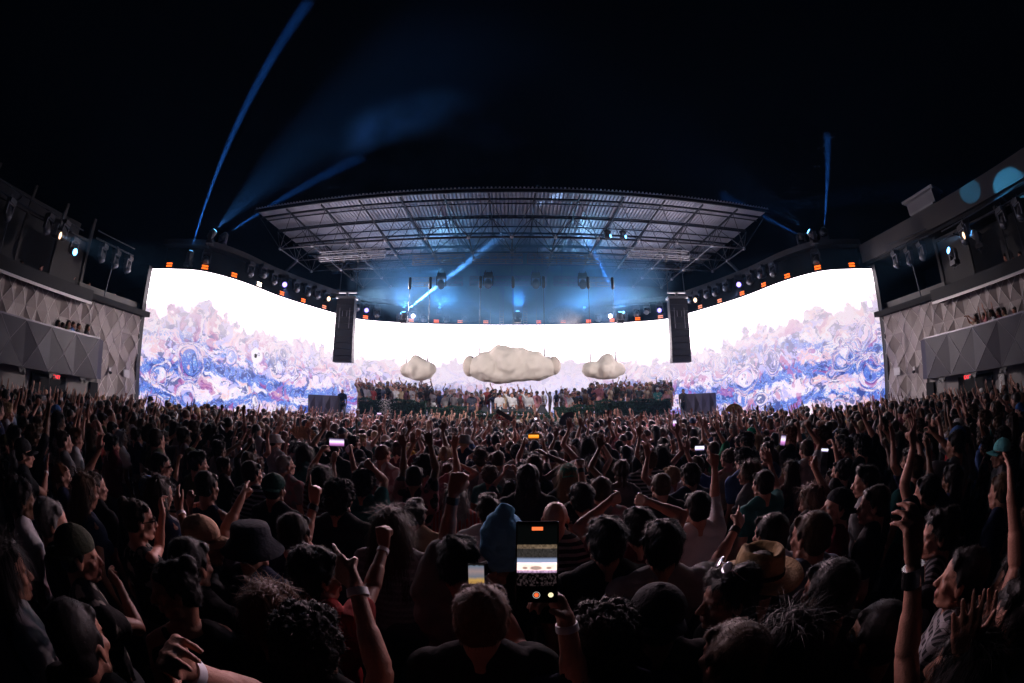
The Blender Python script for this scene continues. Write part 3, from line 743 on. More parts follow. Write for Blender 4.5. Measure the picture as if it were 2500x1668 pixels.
def hedge(px0, px1, pyt, lab, seed, flowers=None, y=21.0):
    a = P(px0, pyt, y); b = P(px1, pyt, y); w = b.x-a.x; zt = (a.z+b.z)/2
    t = empty('hedge', ((a.x+b.x)/2, y, 0), 0, lab, 'hedge', 'hedges along the front of the stage')
    mb = MB(); mb.box((0, 0, zt/2-.05), (w-.1, .5, zt-.1)); mb.build('stems', M_twig, t)
    def bf(rr):
        f = rr.rand(); bump = .05*math.sin(rr.rand()*6)
        x = (rr.rand()-.5)*w; z = zt-abs(rr.randn())*.04 if f < .25 else rr.rand()*zt
        y_ = -.27-abs(rr.randn())*.05 if f >= .25 else (rr.rand()-.5)*.6
        return np.array([x, y_, z+.06*math.sin(x*3.1)+.04*math.sin(x*7.7)])
    vs, fs = leaves(int(w*zt*620), bf, .055, seed); mb = MB(); mb.add(vs, fs); mb.build('foliage', M_leaf, t)
    if flowers:
        fx0, fx1 = P(flowers[0], pyt, y).x-t.location.x, P(flowers[1], pyt, y).x-t.location.x
        vs, fs = leaves(420, lambda rr: np.array([fx0+(fx1-fx0)*(.5+.22*rr.randn()), -.34-abs(rr.randn())*.03, zt*.62+rr.rand()*zt*.4]), .035, seed+1)
        mb = MB(); mb.add(vs, fs); mb.build('white_flowers', M_flower, t)['kind'] = 'stuff'
    return t
hedge(878, 1042, 977, 'tall clipped hedge with white flowers at the left of the stage', 1, (925, 968))
hedge(1043, 1140, 994, 'lower clipped hedge just left of the performers', 2)
hedge(1141, 1350, 1008, 'lowest clipped hedge in front of the performers table', 3)
hedge(1351, 1450, 992, 'lower clipped hedge just right of the performers', 4)
hedge(1451, 1634, 977, 'tall clipped hedge at the right of the stage', 5)
# performers' table with gear
a = P(1205, 1003, 21.6); b = P(1300, 1003, 21.6)
t = empty('performers_table', ((a.x+b.x)/2, 21.6, ST), 0, 'long dark table with mixing decks in front of the performers', 'table')
mb = MB(); mb.box((0, 0, a.z-ST-.05), (b.x-a.x, .6, .07)); mb.build('tabletop', M_black, t)
for q in (-1, 1): mb = MB(); mb.box((q*.95, 0, (a.z-ST)/2-.05), (.08, .5, a.z-ST-.1)); mb.build('leg', M_black, t)
for k in range(5):
    mb = MB(); mb.box((-.85+k*.42, 0, a.z-ST+.04), (.36, .4, .10)); q = mb.build('mixing_deck', M_hous, t)
def monitor(px, py, w, h, lab, y=21.3):
    p = P(px, py, y); t = empty('stage_monitor', (p.x, y, p.z-h/2), 0, lab, 'monitor speaker')
    mb = MB(); mb.add([(-w/2, -.3, 0), (w/2, -.3, 0), (w/2, .3, 0), (-w/2, .3, 0), (-.08, -.1, h), (.08, -.1, h), (.08, .2, h), (-.08, .2, h)], [(0, 1, 5, 4), (1, 2, 6, 5), (2, 3, 7, 6), (3, 0, 4, 7), (4, 5, 6, 7), (3, 2, 1, 0)]); mb.build('cabinet', M_black, t)
    mb = MB(); mb.add([(-w*.36, -.287, .04), (w*.36, -.287, .04), (.05, -.125, h*.86), (-.05, -.125, h*.86)], [(0, 1, 2, 3)]); g_ = mb.build('grille', M_hous, t); g_.location = (0, -.012, 0)
monitor(1184, 999, .55, .35, 'black wedge monitor at the left end of the performers table')
monitor(1323, 999, .62, .40, 'black wedge monitor at the right end of the performers table')
for px, py, w, h, y, lab in ((897, 948, .35, .34, 22.3, 'left'), (1600, 948, .30, .36, 22.3, 'right')):
    p = P(px, py, y); t = empty('stage_speaker', (p.x, y, ST+.4), 0, 'black speaker box standing among guests at the %s of the stage' % lab, 'speaker')
    mb = MB(); mb.box((0, 0, p.z-ST-.4), (w, .3, h)); mb.build('cabinet', M_black, t)
    mb = MB(); mb.tube((0, 0, 0), (0, 0, p.z-ST-.4-h/2), .02); mb.build('pole', M_black, t)
# side blocks with triangular facets
def sideblock(s, pxa, pxb, pyt, lab):
    a = P(pxa, pyt, 21.2); b = P(pxb, pyt, 21.2); w = b.x-a.x; h = a.z
    t = empty('faceted_stage_block', ((a.x+b.x)/2, 21.2, 0), 0, lab, 'stage block')
    mb = MB(); n = 5; f = 0
    up = h*.42
    for k in range(n):
        x0 = -w/2+w*k/n; x1 = -w/2+w*(k+1)/n; zt = h if k % 2 == 0 else h
        c = ((x0+x1)/2, -.12*(1 if k % 2 else .3), h-up*.5)
        mb.add([(x0, 0, h-up), (x1, 0, h-up), (x1, 0, h), (x0, 0, h), c], [(0, 1, 4), (1, 2, 4), (2, 3, 4), (3, 0, 4)])
    mb.box((0, .3, h-up/2), (w, .58, up-.004)); mb.build('facet_panel', mat('stage_facet', (.12, .11, .13), .4, .2), t)
    mb = MB(); mb.box((0, .25, (h-up)/2-.02), (w*1.05, .7, h-up-.04)); mb.build('base', M_black, t)
    mb = MB(); mb.box((0, -.13, h-up-.02), (w*1.05, .04, .03)); mb.build('edge_trim', M_steel, t)
sideblock(-1, 733, 826, 962, 'dark faceted stage block at the left between screen and stairs')
sideblock(1, 1676, 1768, 962, 'dark faceted stage block at the right between stairs and screen')
def stairs(s, px, lab):
    p = P(px, 1000, 20.9); t = empty('stage_stairs', (p.x, 20.9, 0), 0, lab, 'stairs')
    for k in range(6):
        mb = MB(); mb.box((0, .16*k, .21*k+.19), (1.0, .2, .035)); mb.build('step', M_dsteel, t)
    for q in (-1, 1):
        mb = MB(); mb.tube((q*.5, -.1, 1.0), (q*.5, .9, 2.35), .025)
        for k in range(4): mb.tube((q*.5, .0+.26*k, .2+.27*k), (q*.5, .0+.26*k, 1.1+.34*k), .02)
        mb.build('handrail', mat('white_rail', (.6, .6, .66), .3, .4), t)
stairs(-1, 851, 'steel stage stairs with pale handrails left of the left hedge'); stairs(1, 1655, 'steel stage stairs with pale handrails right of the right hedge')
# small conifer on the right of the stage
p = P(1614, 972, 22.6)
t = empty('conifer', (p.x, 22.6, ST+.4), 0, 'small dark conifer behind guests at the right of the stage', 'tree')
hh = P(1614, 926, 22.6).z-ST-.4
mb = MB(); mb.tube((0, 0, 0), (0, 0, hh), .035, .008); mb.build('trunk', M_twig, t)
mb = MB(); rr = random.Random(3)
for k in range(70):
    z = hh*(.35+.63*k/70); L = .52*(1-(z/hh-.35)/.7)+.06; a = k*2.4; d = Vector((math.cos(a)*L, math.sin(a)*L, -.05+L*.2)); o_ = Vector((0, 0, z))
    for i in range(9):
        q = o_+d*(i/9); e = Vector((rr.uniform(-1, 1), rr.uniform(-1, 1), rr.uniform(-.4, .7)))*.09; w_ = e.cross(d).normalized()*.012
        mb.add([q, q+e*.5+w_, q+e, q+e*.5-w_], [(0, 1, 2, 3)])
    mb.tube(o_, o_+d, .008, .003, n=4)
mb.build('crown', M_leaf, t)

# ---------------------------------------------------------------- stage smoke (real lit vapour, uneven)
def smoke(name, c, dims, dens, lab, scale, col=(.8, .9, 1), seed=0, thr=.45, soft=1.2):
    bm = bmesh.new(); bmesh.ops.create_icosphere(bm, subdivisions=3, radius=1.0)
    me = bpy.data.meshes.new(name); bm.to_mesh(me); bm.free()
    o = link(name, me); o.location = c; o.scale = dims
    m = bpy.data.materials.new(name+'_vapour'); m.use_nodes = True; nt = m.node_tree; nt.nodes.remove(nt.nodes['Principled BSDF'])
    v = nt.nodes.new('ShaderNodeVolumePrincipled'); v.inputs['Color'].default_value = (*col, 1)
    tc = nt.nodes.new('ShaderNodeTexCoord'); nz = nt.nodes.new('ShaderNodeTexNoise'); nz.inputs['Scale'].default_value = scale; nz.inputs['Detail'].default_value = 3
    mp = nt.nodes.new('ShaderNodeMapping'); mp.inputs['Location'].default_value = (seed, seed*1.7, 0); mp.inputs['Scale'].default_value = dims
    nt.links.new(tc.outputs['Object'], mp.inputs[0]); nt.links.new(mp.outputs[0], nz.inputs[0])
    ln_ = nt.nodes.new('ShaderNodeVectorMath'); ln_.operation = 'LENGTH'; nt.links.new(tc.outputs['Object'], ln_.inputs[0])
    fo = nt.nodes.new('ShaderNodeMapRange'); fo.inputs[1].default_value = 1.0; fo.inputs[2].default_value = .25; fo.interpolation_type = 'SMOOTHSTEP'; nt.links.new(ln_.outputs['Value'], fo.inputs[0])
    nr = nt.nodes.new('ShaderNodeMapRange'); nr.inputs[1].default_value = thr; nr.inputs[2].default_value = thr+.25; nr.inputs[3].default_value = .12; nr.interpolation_type = 'SMOOTHSTEP'; nt.links.new(nz.outputs[0], nr.inputs[0])
    mu = nt.nodes.new('ShaderNodeMath'); mu.operation = 'MULTIPLY'; nt.links.new(fo.outputs[0], mu.inputs[0]); nt.links.new(nr.outputs[0], mu.inputs[1])
    m2 = nt.nodes.new('ShaderNodeMath'); m2.operation = 'MULTIPLY'; m2.inputs[1].default_value = dens; nt.links.new(mu.outputs[0], m2.inputs[0])
    nt.links.new(m2.outputs[0], v.inputs['Density']); nt.links.new(v.outputs[0], nt.nodes['Material Output'].inputs['Volume'])
    me.materials.append(m); m.cycles.volume_step_rate = 1.0 if hasattr(m.cycles, 'volume_step_rate') else 1
    return tag(o, lab, 'smoke', kind='stuff')
smoke('stage_smoke', (0, 22.3, CAMZ+6.7), (9.8, 5.0, 2.9), 1.0, 'bluish smoke drifting between the clouds and the canopy', .55, (.26, .60, 1.0), 3, .30)
smoke('high_smoke', (-4.5, 20, CAMZ+12.5), (8, 4, 6.0), .08, 'faint blue smoke rising above the canopy on the left', .35, (.25, .5, 1.0), 8, .40)
p = P(1385, 775, 24.5)
smoke('smoke_puff', (p.x, 24.5, p.z), (1.15, .7, .75), 3.2, 'dense white smoke puff above the centre screen right of the big cloud', 2.2, (.97, .98, 1), 5, .36)
p = P(1110, 955, 22.8)
smoke('booth_smoke', (p.x, 22.9, p.z), (2.3, .8, .9), .45, 'pale smoke among the guests left of the performers', 1.5, (1, .95, .97), 9, .40)
# ================================================================ people
M_skin = mat('skin', (.3, .16, .11), .52, objcol=True, var=.12, vscale=14, spec=.32, bump=.25, bscale=160)
M_cloth = mat('cloth', (.05, .05, .05), .85, objcol=True, var=.12, vscale=5, bump=.5, bscale=28, spec=.12)
def cloth_patterns(m):
    nt = m.node_tree; b = nt.nodes['Principled BSDF']; src = b.inputs['Base Color'].links[0].from_socket
    oi = nt.nodes.new('ShaderNodeObjectInfo'); tc = nt.nodes.new('ShaderNodeTexCoord')
    def patt(tex, th0, th1, col, amt, prev):
        a = nt.nodes.new('ShaderNodeMath'); a.operation = 'GREATER_THAN'; a.inputs[1].default_value = th0; nt.links.new(oi.outputs['Random'], a.inputs[0])
        b_ = nt.nodes.new('ShaderNodeMath'); b_.operation = 'LESS_THAN'; b_.inputs[1].default_value = th1; nt.links.new(oi.outputs['Random'], b_.inputs[0])
        c_ = nt.nodes.new('ShaderNodeMath'); c_.operation = 'MULTIPLY'; nt.links.new(a.outputs[0], c_.inputs[0]); nt.links.new(b_.outputs[0], c_.inputs[1])
        r_ = nt.nodes.new('ShaderNodeMapRange'); r_.inputs[1].default_value = .56; r_.inputs[2].default_value = .62; r_.inputs[4].default_value = amt; nt.links.new(tex, r_.inputs[0])
        d_ = nt.nodes.new('ShaderNodeMath'); d_.operation = 'MULTIPLY'; nt.links.new(c_.outputs[0], d_.inputs[0]); nt.links.new(r_.outputs[0], d_.inputs[1])
        mx = nt.nodes.new('ShaderNodeMix'); mx.data_type = 'RGBA'; nt.links.new(d_.outputs[0], mx.inputs['Factor']); nt.links.new(prev, mx.inputs[6]); mx.inputs[7].default_value = (*col, 1); return mx.outputs[2]
    w1 = nt.nodes.new('ShaderNodeTexWave'); w1.bands_direction = 'Z'; w1.inputs['Scale'].default_value = 7; nt.links.new(tc.outputs['Object'], w1.inputs[0])
    w2 = nt.nodes.new('ShaderNodeTexWave'); w2.bands_direction = 'X'; w2.inputs['Scale'].default_value = 9; nt.links.new(tc.outputs['Object'], w2.inputs[0])
    n1 = nt.nodes.new('ShaderNodeTexNoise'); n1.inputs['Scale'].default_value = 14; nt.links.new(tc.outputs['Object'], n1.inputs[0])
    n2 = nt.nodes.new('ShaderNodeTexVoronoi'); n2.inputs['Scale'].default_value = 11; nt.links.new(tc.outputs['Object'], n2.inputs[0])
    s = patt(w1.outputs['Fac'], .05, .12, (.30, .29, .30), .7, src); s = patt(w2.outputs['Fac'], .10, .16, (.22, .20, .22), .6, s)
    s = patt(n1.outputs['Fac'], .80, .88, (.40, .36, .32), .8, s); s = patt(n2.outputs['Distance'], .90, .96, (.28, .12, .14), .7, s)
    nt.links.new(s, b.inputs['Base Color'])
cloth_patterns(M_cloth)
M_hat = mat('hat_cloth', (.05, .05, .05), .85, objcol=True, var=.12, vscale=9, bump=.6, bscale=60, spec=.12)
M_hair = mat('hair', (.02, .015, .01), .55, objcol=True, var=.25, vscale=60, spec=.14)
M_eye = mat('eye', (.3, .28, .27), .2)
M_lip = mat('lip', (.26, .09, .08), .5)
M_jean = mat('trouser_cloth', (.03, .035, .05), .85)

def sphere_pts(nu=14, nv=9):
    vs = [(0, 0, 1)]
    for j in range(1, nv):
        t = math.pi*j/nv
        for i in range(nu): a = 2*math.pi*i/nu; vs.append((math.sin(t)*math.cos(a), math.sin(t)*math.sin(a), math.cos(t)))
    vs.append((0, 0, -1)); fs = []
    for i in range(nu): fs.append((0, 1+i, 1+(i+1) % nu))
    for j in range(nv-2):
        for i in range(nu):
            a = 1+j*nu+i; b = 1+j*nu+(i+1) % nu; fs.append((a, a+nu, b+nu, b))
    k = len(vs)-1; o = 1+(nv-2)*nu
    for i in range(nu): fs.append((k, o+(i+1) % nu, o+i))
    return [Vector(v) for v in vs], fs
SPH = sphere_pts(); SPL = sphere_pts(8, 6)
class Sh:
    """a union of soft shapes that becomes one continuous skin"""
    def __init__(s): s.mb = MB()
    def ell(s, c, r, rot=None, lo=False):
        vs, fs = SPL if lo else SPH; c = Vector(c)
        if not hasattr(r, '__len__'): r = (r, r, r)
        out = []
        for v in vs:
            w = Vector((v.x*r[0], v.y*r[1], v.z*r[2])); out.append((rot @ w if rot is not None else w)+c)
        s.mb.add(out, fs)
    def cap(s, a, b, ra, rb=None, n=10, k=1.0):
        """tapered limb with rounded ends"""
        a = Vector(a); b = Vector(b); rb = ra if rb is None else rb; d = b-a; L = d.length
        if L < 1e-6: s.ell(a, ra, lo=True); return
        d.normalize(); x = d.orthogonal().normalized(); y = d.cross(x); vs = []; rings = []
        for t in (-.98, -.7, -.35): rings.append((a+d*(ra*t), ra*math.sqrt(1-t*t)))
        for t in (0, .33, .66, 1): rings.append((a+d*(L*t), ra+(rb-ra)*t))
        for t in (.35, .7, .98): rings.append((b+d*(rb*t), rb*math.sqrt(1-t*t)))
        for p, r in rings:
            for i in range(n): q = 2*math.pi*i/n; vs.append(p+x*(r*math.cos(q))+y*(r*math.sin(q)*k))
        fs = [tuple(reversed(range(n)))]; m = len(rings)
        for j in range(m-1):
            for i in range(n): fs.append((j*n+i, j*n+(i+1) % n, (j+1)*n+(i+1) % n, (j+1)*n+i))
        fs.append(tuple(range((m-1)*n, m*n))); s.mb.add(vs, fs)
def remesh(sh, name, voxel, smooth=4, fac=.5, noise=None, cut=None):
    me = sh.mb.mesh('tmp'); o = bpy.data.objects.new('tmp', me); COL.objects.link(o)
    r = o.modifiers.new('r', 'REMESH'); r.mode = 'VOXEL'; r.voxel_size = voxel; r.use_smooth_shade = True
    if smooth: s_ = o.modifiers.new('s', 'SMOOTH'); s_.iterations = smooth; s_.factor = fac
    dg = bpy.context.evaluated_depsgraph_get(); out = bpy.data.meshes.new_from_object(o.evaluated_get(dg)); bpy.data.objects.remove(o); bpy.data.meshes.remove(me)
    out.name = name; out.materials.clear()
    if noise:
        n = len(out.vertices); co = np.empty(n*3, np.float32); out.vertices.foreach_get('co', co); co = co.reshape(-1, 3)
        no = np.empty(n*3, np.float32); out.vertices.foreach_get('normal', no); no = no.reshape(-1, 3)
        amp, sx, sz = noise
        a = fbm(co[:, 0]*sx+co[:, 1]*sx*.7+40, co[:, 2]*sz-co[:, 1]*sx*.6+40, 5, 3)-.5
        b = fbm(co[:, 1]*sx+20, co[:, 2]*sz+co[:, 0]*sx*.5+60, 9, 3)-.5
        co += no*((a+b)*amp)[:, None]; out.vertices.foreach_set('co', co.ravel()); out.update()
    return out
def dirv(az, el):
    """direction in body space: az 0 = forwards (+y), 90 = the person's right (+x)"""
    a, e = R(az), R(el); return Vector((math.sin(a)*math.cos(e), math.cos(a)*math.cos(e), math.sin(e)))
def hand(sh, w, d, n, side, kind, k=1.0):
    """w wrist, d wrist-to-fingers, n palm normal, side +1 right / -1 left; adds palm, 4 fingers, thumb"""
    d = d.normalized(); n = (n-d*n.dot(d)).normalized(); x = d.cross(n).normalized()*side   # x towards the thumb side
    r0 = .0098*k
    fl = [.074, .083, .077, .060]; off = [.030, .010, -.011, -.031]; kb = [.088, .092, .087, .078]
    for i in range(4):
        kn = w+d*kb[i]+x*off[i]
        sh.cap(w+d*.012+x*off[i]*.55, kn, .0165*k, .0135*k, n=8)
        spread = {'open': .17, 'wide': .30, 'relaxed': .10}.get(kind, .03)*(1.5-i)/1.5
        if kind in ('open', 'wide'): cur = (8, 12, 10)
        elif kind == 'relaxed': cur = (25+6*i, 30, 22)
        elif kind == 'fist': cur = (80, 95, 60)
        elif kind == 'point': cur = (6, 6, 5) if i == 0 else (78, 92, 60)
        elif kind == 'peace': cur = (5, 6, 5) if i < 2 else (80, 92, 60); 
        elif kind == 'horns': cur = (5, 6, 5) if i in (0, 3) else (80, 92, 60)
        elif kind == 'grip': cur = (55, 48, 35)
        elif kind == 'pinch': cur = (50, 45, 25) if i < 2 else (35, 30, 20)
        else: cur = (40, 50, 30)
        if kind == 'peace': spread = (.16 if i == 0 else -.1)
        p = kn; ang = 0; b = (d+x*spread).normalized()
        for sgi, (c, ln) in enumerate(zip(cur, (.48, .30, .22))):
            ang += R(c); v = b*math.cos(ang)+n*math.sin(ang)
            q = p+v*(fl[i]*ln*k); sh.cap(p, q, r0*(1-.10*sgi), r0*(1-.10*(sgi+1)), n=7); p = q
    tb = w+d*.028+x*.026
    if kind in ('open', 'wide'): v1 = (x*.85+d*.62+n*.12).normalized(); v2 = (x*.45+d*.9+n*.05).normalized()
    elif kind == 'thumb': v1 = (x*.9+d*.3).normalized(); v2 = x.copy()
    elif kind in ('fist', 'point', 'peace', 'horns'): v1 = (x*.45+d*.75+n*.6).normalized(); v2 = (-x*.45+d*.55+n*.55).normalized()
    else: v1 = (x*.5+d*.7+n*.5).normalized(); v2 = (x*.05+d*.85+n*.5).normalized()
    m = tb+v1*.042*k; sh.cap(w+d*.012+x*.014, tb, .016*k, .0155*k, n=8); sh.cap(tb, m, .0145*k, .0115*k, n=8); sh.cap(m, m+v2*.034*k, .0112*k, .009*k, n=7)
    return w+d*.1+n*.02

SHW = .178; SHZ = 1.415; UA = .285; FA = .255
def solve_arm(S, T, pole):
    """two-bone arm: returns elbow and reachable wrist"""
    d = T-S; L = d.length; mx = (UA+FA)*.995
    if L > mx: T = S+d*(mx/L); L = mx
    if L < .12: L = .12
    d = (T-S).normalized(); a = (UA*UA-FA*FA+L*L)/(2*L); h = math.sqrt(max(UA*UA-a*a, 0))
    p = (pole-d*pole.dot(d)); p = p.normalized() if p.length > 1e-4 else d.orthogonal().normalized()
    return S+d*a+p*h, T
def head_rot(yaw, pitch, roll=0):
    return Matrix.Rotation(R(-yaw), 3, 'Z') @ Matrix.Rotation(R(pitch), 3, 'X') @ Matrix.Rotation(R(roll), 3, 'Y')
HC = Vector((0, .015, 1.625)); NB = Vector((0, -.005, 1.50))
def build_body(spec, voxel):
    """spec: arms {side: dict(w=wrist, pole=, hand=, d=, n=)}, yaw, pitch, fem. returns dict of meshes + head matrix + joints"""
    f = spec.get('fem', 0); b = Sh(); hr = head_rot(spec.get('yaw', 0), spec.get('pitch', 0), spec.get('roll', 0))
    H = lambda x, y, z: hr @ Vector((x, y, z))+NB+(HC-NB)*1.0 + (hr @ Vector((0, .0, 0)))*0
    fk = .93 if f else 1.0; shw = SHW*(.88 if f else 1)
    # head with face
    b.ell(H(0, -.012, .030), (.078*fk, .098*fk, .088*fk), hr); b.ell(H(0, .022, -.025), (.064*fk, .070, .092), hr)
    b.ell(H(0, .030, .040), (.066*fk, .062, .056), hr)
    b.ell(H(0, .048, -.088), (.036 if not f else .028, .034, .026), hr); b.ell(H(0, .075, -.098), (.018, .014, .014), hr)
    for q in (-1, 1):
        b.cap(H(q*.012, .086, .018), H(q*.042, .074, .020), .0105, .010, n=8); b.ell(H(q*.046*fk, .058, -.022), (.022, .024, .022), hr)
        b.ell(H(q*.031, .0765, .001), .0125, lo=True)
        b.cap(H(q*.055*fk, .005, -.07), H(q*.022, .055, -.095), .020, .018, n=8)
        b.ell(H(q*.079*fk, -.008, -.008), (.010, .020, .031), hr @ Matrix.Rotation(R(q*18), 3, 'Z'))
    b.cap(H(0, .088, .012), H(0, .112, -.028), .0085, .0120, n=8); b.ell(H(0, .116, -.034), (.0125, .012, .0105), hr)
    for q in (-1, 1): b.ell(H(q*.012, .104, -.037), .0085, lo=True)
    b.cap(H(-.019, .090, -.060), H(.019, .090, -.060), .0085, n=8); b.cap(H(-.016, .088, -.073), H(.016, .088, -.073), .0092, n=8); b.ell(H(0, .093, -.064), .010, lo=True)
    # neck
    nk = .050 if f else .059
    b.cap(NB-Vector((0, .0, .05)), H(0, -.022, -.06), nk*1.08, nk, n=14); b.cap(NB+Vector((0, -.015, -.06)), H(0, -.04, -.02), nk, nk*.95, n=14)
    # trapezius, torso
    for q in (-1, 1): b.cap((0, -.02, 1.475), (q*shw*.82, -.005, SHZ+.008), .055, .052)
    def torso(S, g=0.0, w=1.0):
        S.ell((0, 0, 1.30), (.165*w+g, .105+g, .165+g)); S.ell((0, .0, 1.12), (.145*w+g, .10+g, .17+g)); S.ell((0, 0, .96), (.165*(1 if not f else 1.02)+g, .115+g, .13+g))
        for q in (-1, 1): S.ell((q*.10*w, -.005, 1.36), (.095+g, .085+g, .085+g))
        if f:
            for q in (-1, 1): S.ell((q*.075, .085, 1.27), (.062+g*.6, .055+g*.5, .06))
    torso(b, 0, .92 if f else 1)
    # legs
    leg = Sh()
    for q in (-1, 1):
        hip = Vector((q*.085, 0, .92)); kn = Vector((q*.10, .02, .49)); an = Vector((q*.11, -.01, .085))
        b.cap(hip, kn, .082, .052, n=12); b.cap(kn, an, .052, .034, n=12); b.cap(an+Vector((0, -.03, -.045)), an+Vector((0, .15, -.055)), .036, .028)
        leg.cap(hip, kn, .102, .072, n=12); leg.cap(kn, an+Vector((0, 0, .02)), .070, .062, n=12)
    leg.ell((0, 0, .95), (.185, .135, .13))
    # arms
    joints = {}; ak = .86 if f else 1.0
    sl = spec.get('sleeve', .5); shirt = Sh()
    torso(shirt, .016, .95 if f else 1.05)
    for q in (-1, 1):
        A = spec['arms'][q]; S = Vector((q*shw, 0, SHZ)); T = Vector(A['w'])
        up = max(0, (T-S).normalized().z); S = S+Vector((-q*.02*up, 0, .045*up))
        E, W = solve_arm(S, T, Vector(A.get('pole', (q*.8, -.5, -.6))))
        b.ell(S+Vector((-q*.01, 0, -.01)), (.062*ak, .060*ak, .064*ak)); b.cap(S, E, .050*ak, .040*ak, n=12); b.cap(S.lerp(E, .3), S.lerp(E, .62), .051*ak, .047*ak, n=12)
        b.cap(E, W, .038*ak, .0245*ak, n=12); b.cap(E.lerp(W, .12), E.lerp(W, .45), .043*ak, .037*ak, n=12)
        dd = Vector(A['d']) if 'd' in A else (W-E); nn = Vector(A['n']) if 'n' in A else Vector((0, 1, 0))
        hand(b, W, dd, nn, A.get('side', q), A.get('hand', 'open'), .95 if f else 1.05)
        joints[q] = (S, E, W)
        if sl > 0:
            e1 = S.lerp(E, min(sl*1.0, 1)); shirt.ell(S, (.074*ak, .07*ak, .07*ak)); shirt.cap(S, e1, .066*ak, .060*ak if sl < .9 else .052*ak, n=12)
            if sl > 1: shirt.cap(E, E.lerp(W, sl-1), .050*ak, .040*ak, n=12)
    if sl >= 0.01:
        for q in (-1, 1): shirt.cap((q*.045, -.015, 1.475), (q*shw*.85, -.005, SHZ+.012), .055 if sl else .045, .060)
    else:
        for q in (-1, 1): shirt.cap((q*.09, -.02, 1.44), (q*.09, .02, 1.40), .040, .045)
    out = dict(joints=joints, hr=hr, H=H, fk=fk)
    me = remesh(b, 'body', voxel, 3 if voxel < .008 else 2, .45)
    me.materials.append(M_skin)
    if voxel <= .0085:
        me.materials.append(M_eye); me.materials.append(M_lip)
        ev = [H(q*.031, .086, .001) for q in (-1, 1)]; lp = [H(-.014, .098, -.066), H(0, .10, -.066), H(.014, .098, -.066)]
        for p in me.polygons:
            c = p.center
            if c.z > 1.45:
                if min((c-e).length for e in ev) < .0105: p.material_index = 1
                elif min((c-e).length for e in lp) < .0125: p.material_index = 2
    out['body'] = me
    sm_ = remesh(shirt, 'shirt', max(voxel*1.5, .012), 3, .5, noise=(.045, 5, 4)); sm_.materials.append(M_cloth); out['shirt'] = sm_
    lg = remesh(leg, 'trousers', .022, 2, .5); lg.materials.append(M_jean); out['trousers'] = lg
    return out
def strands(me, n, ln, wid, seed, down=.6, curl=0.0, zmin=-9):
    """hair locks as thin tapering blades grown from the hair cap"""
    r = random.Random(seed); N = len(me.vertices); vs = []; fs = []
    for i in range(n):
        v = me.vertices[r.randrange(N)]; p = v.co.copy(); nm = v.normal.copy()
        if nm.z < -.6 or p.z < zmin: continue
        fl = Vector((nm.x*.3, nm.y*.3-.15, -1)); fl = fl-nm*fl.dot(nm)
        if nm.z > .75: fl = Vector((r.uniform(-1, 1), r.uniform(-1.2, .6), 0))
        fl = (fl.normalized()*down+nm*(.12+.25*r.random())+Vector((r.uniform(-1, 1), r.uniform(-1, 1), r.uniform(-1, 1)))*(.14+curl)).normalized()
        L = ln*(.5+r.random()); sd = fl.cross(nm).normalized()*wid
        m = p+fl*L*.5+nm*L*.10; e = p+fl*L-nm*L*.12*(1 if down > .3 else 0)+Vector((r.uniform(-1, 1), r.uniform(-1, 1), r.uniform(-1, 1)))*L*(.05+curl)
        k = len(vs); p = p-nm*.003
        vs += [p-sd, p+sd, m+sd*.8, m-sd*.8, e]; fs += [(k, k+1, k+2, k+3), (k+3, k+2, k+4)]
    return vs, fs
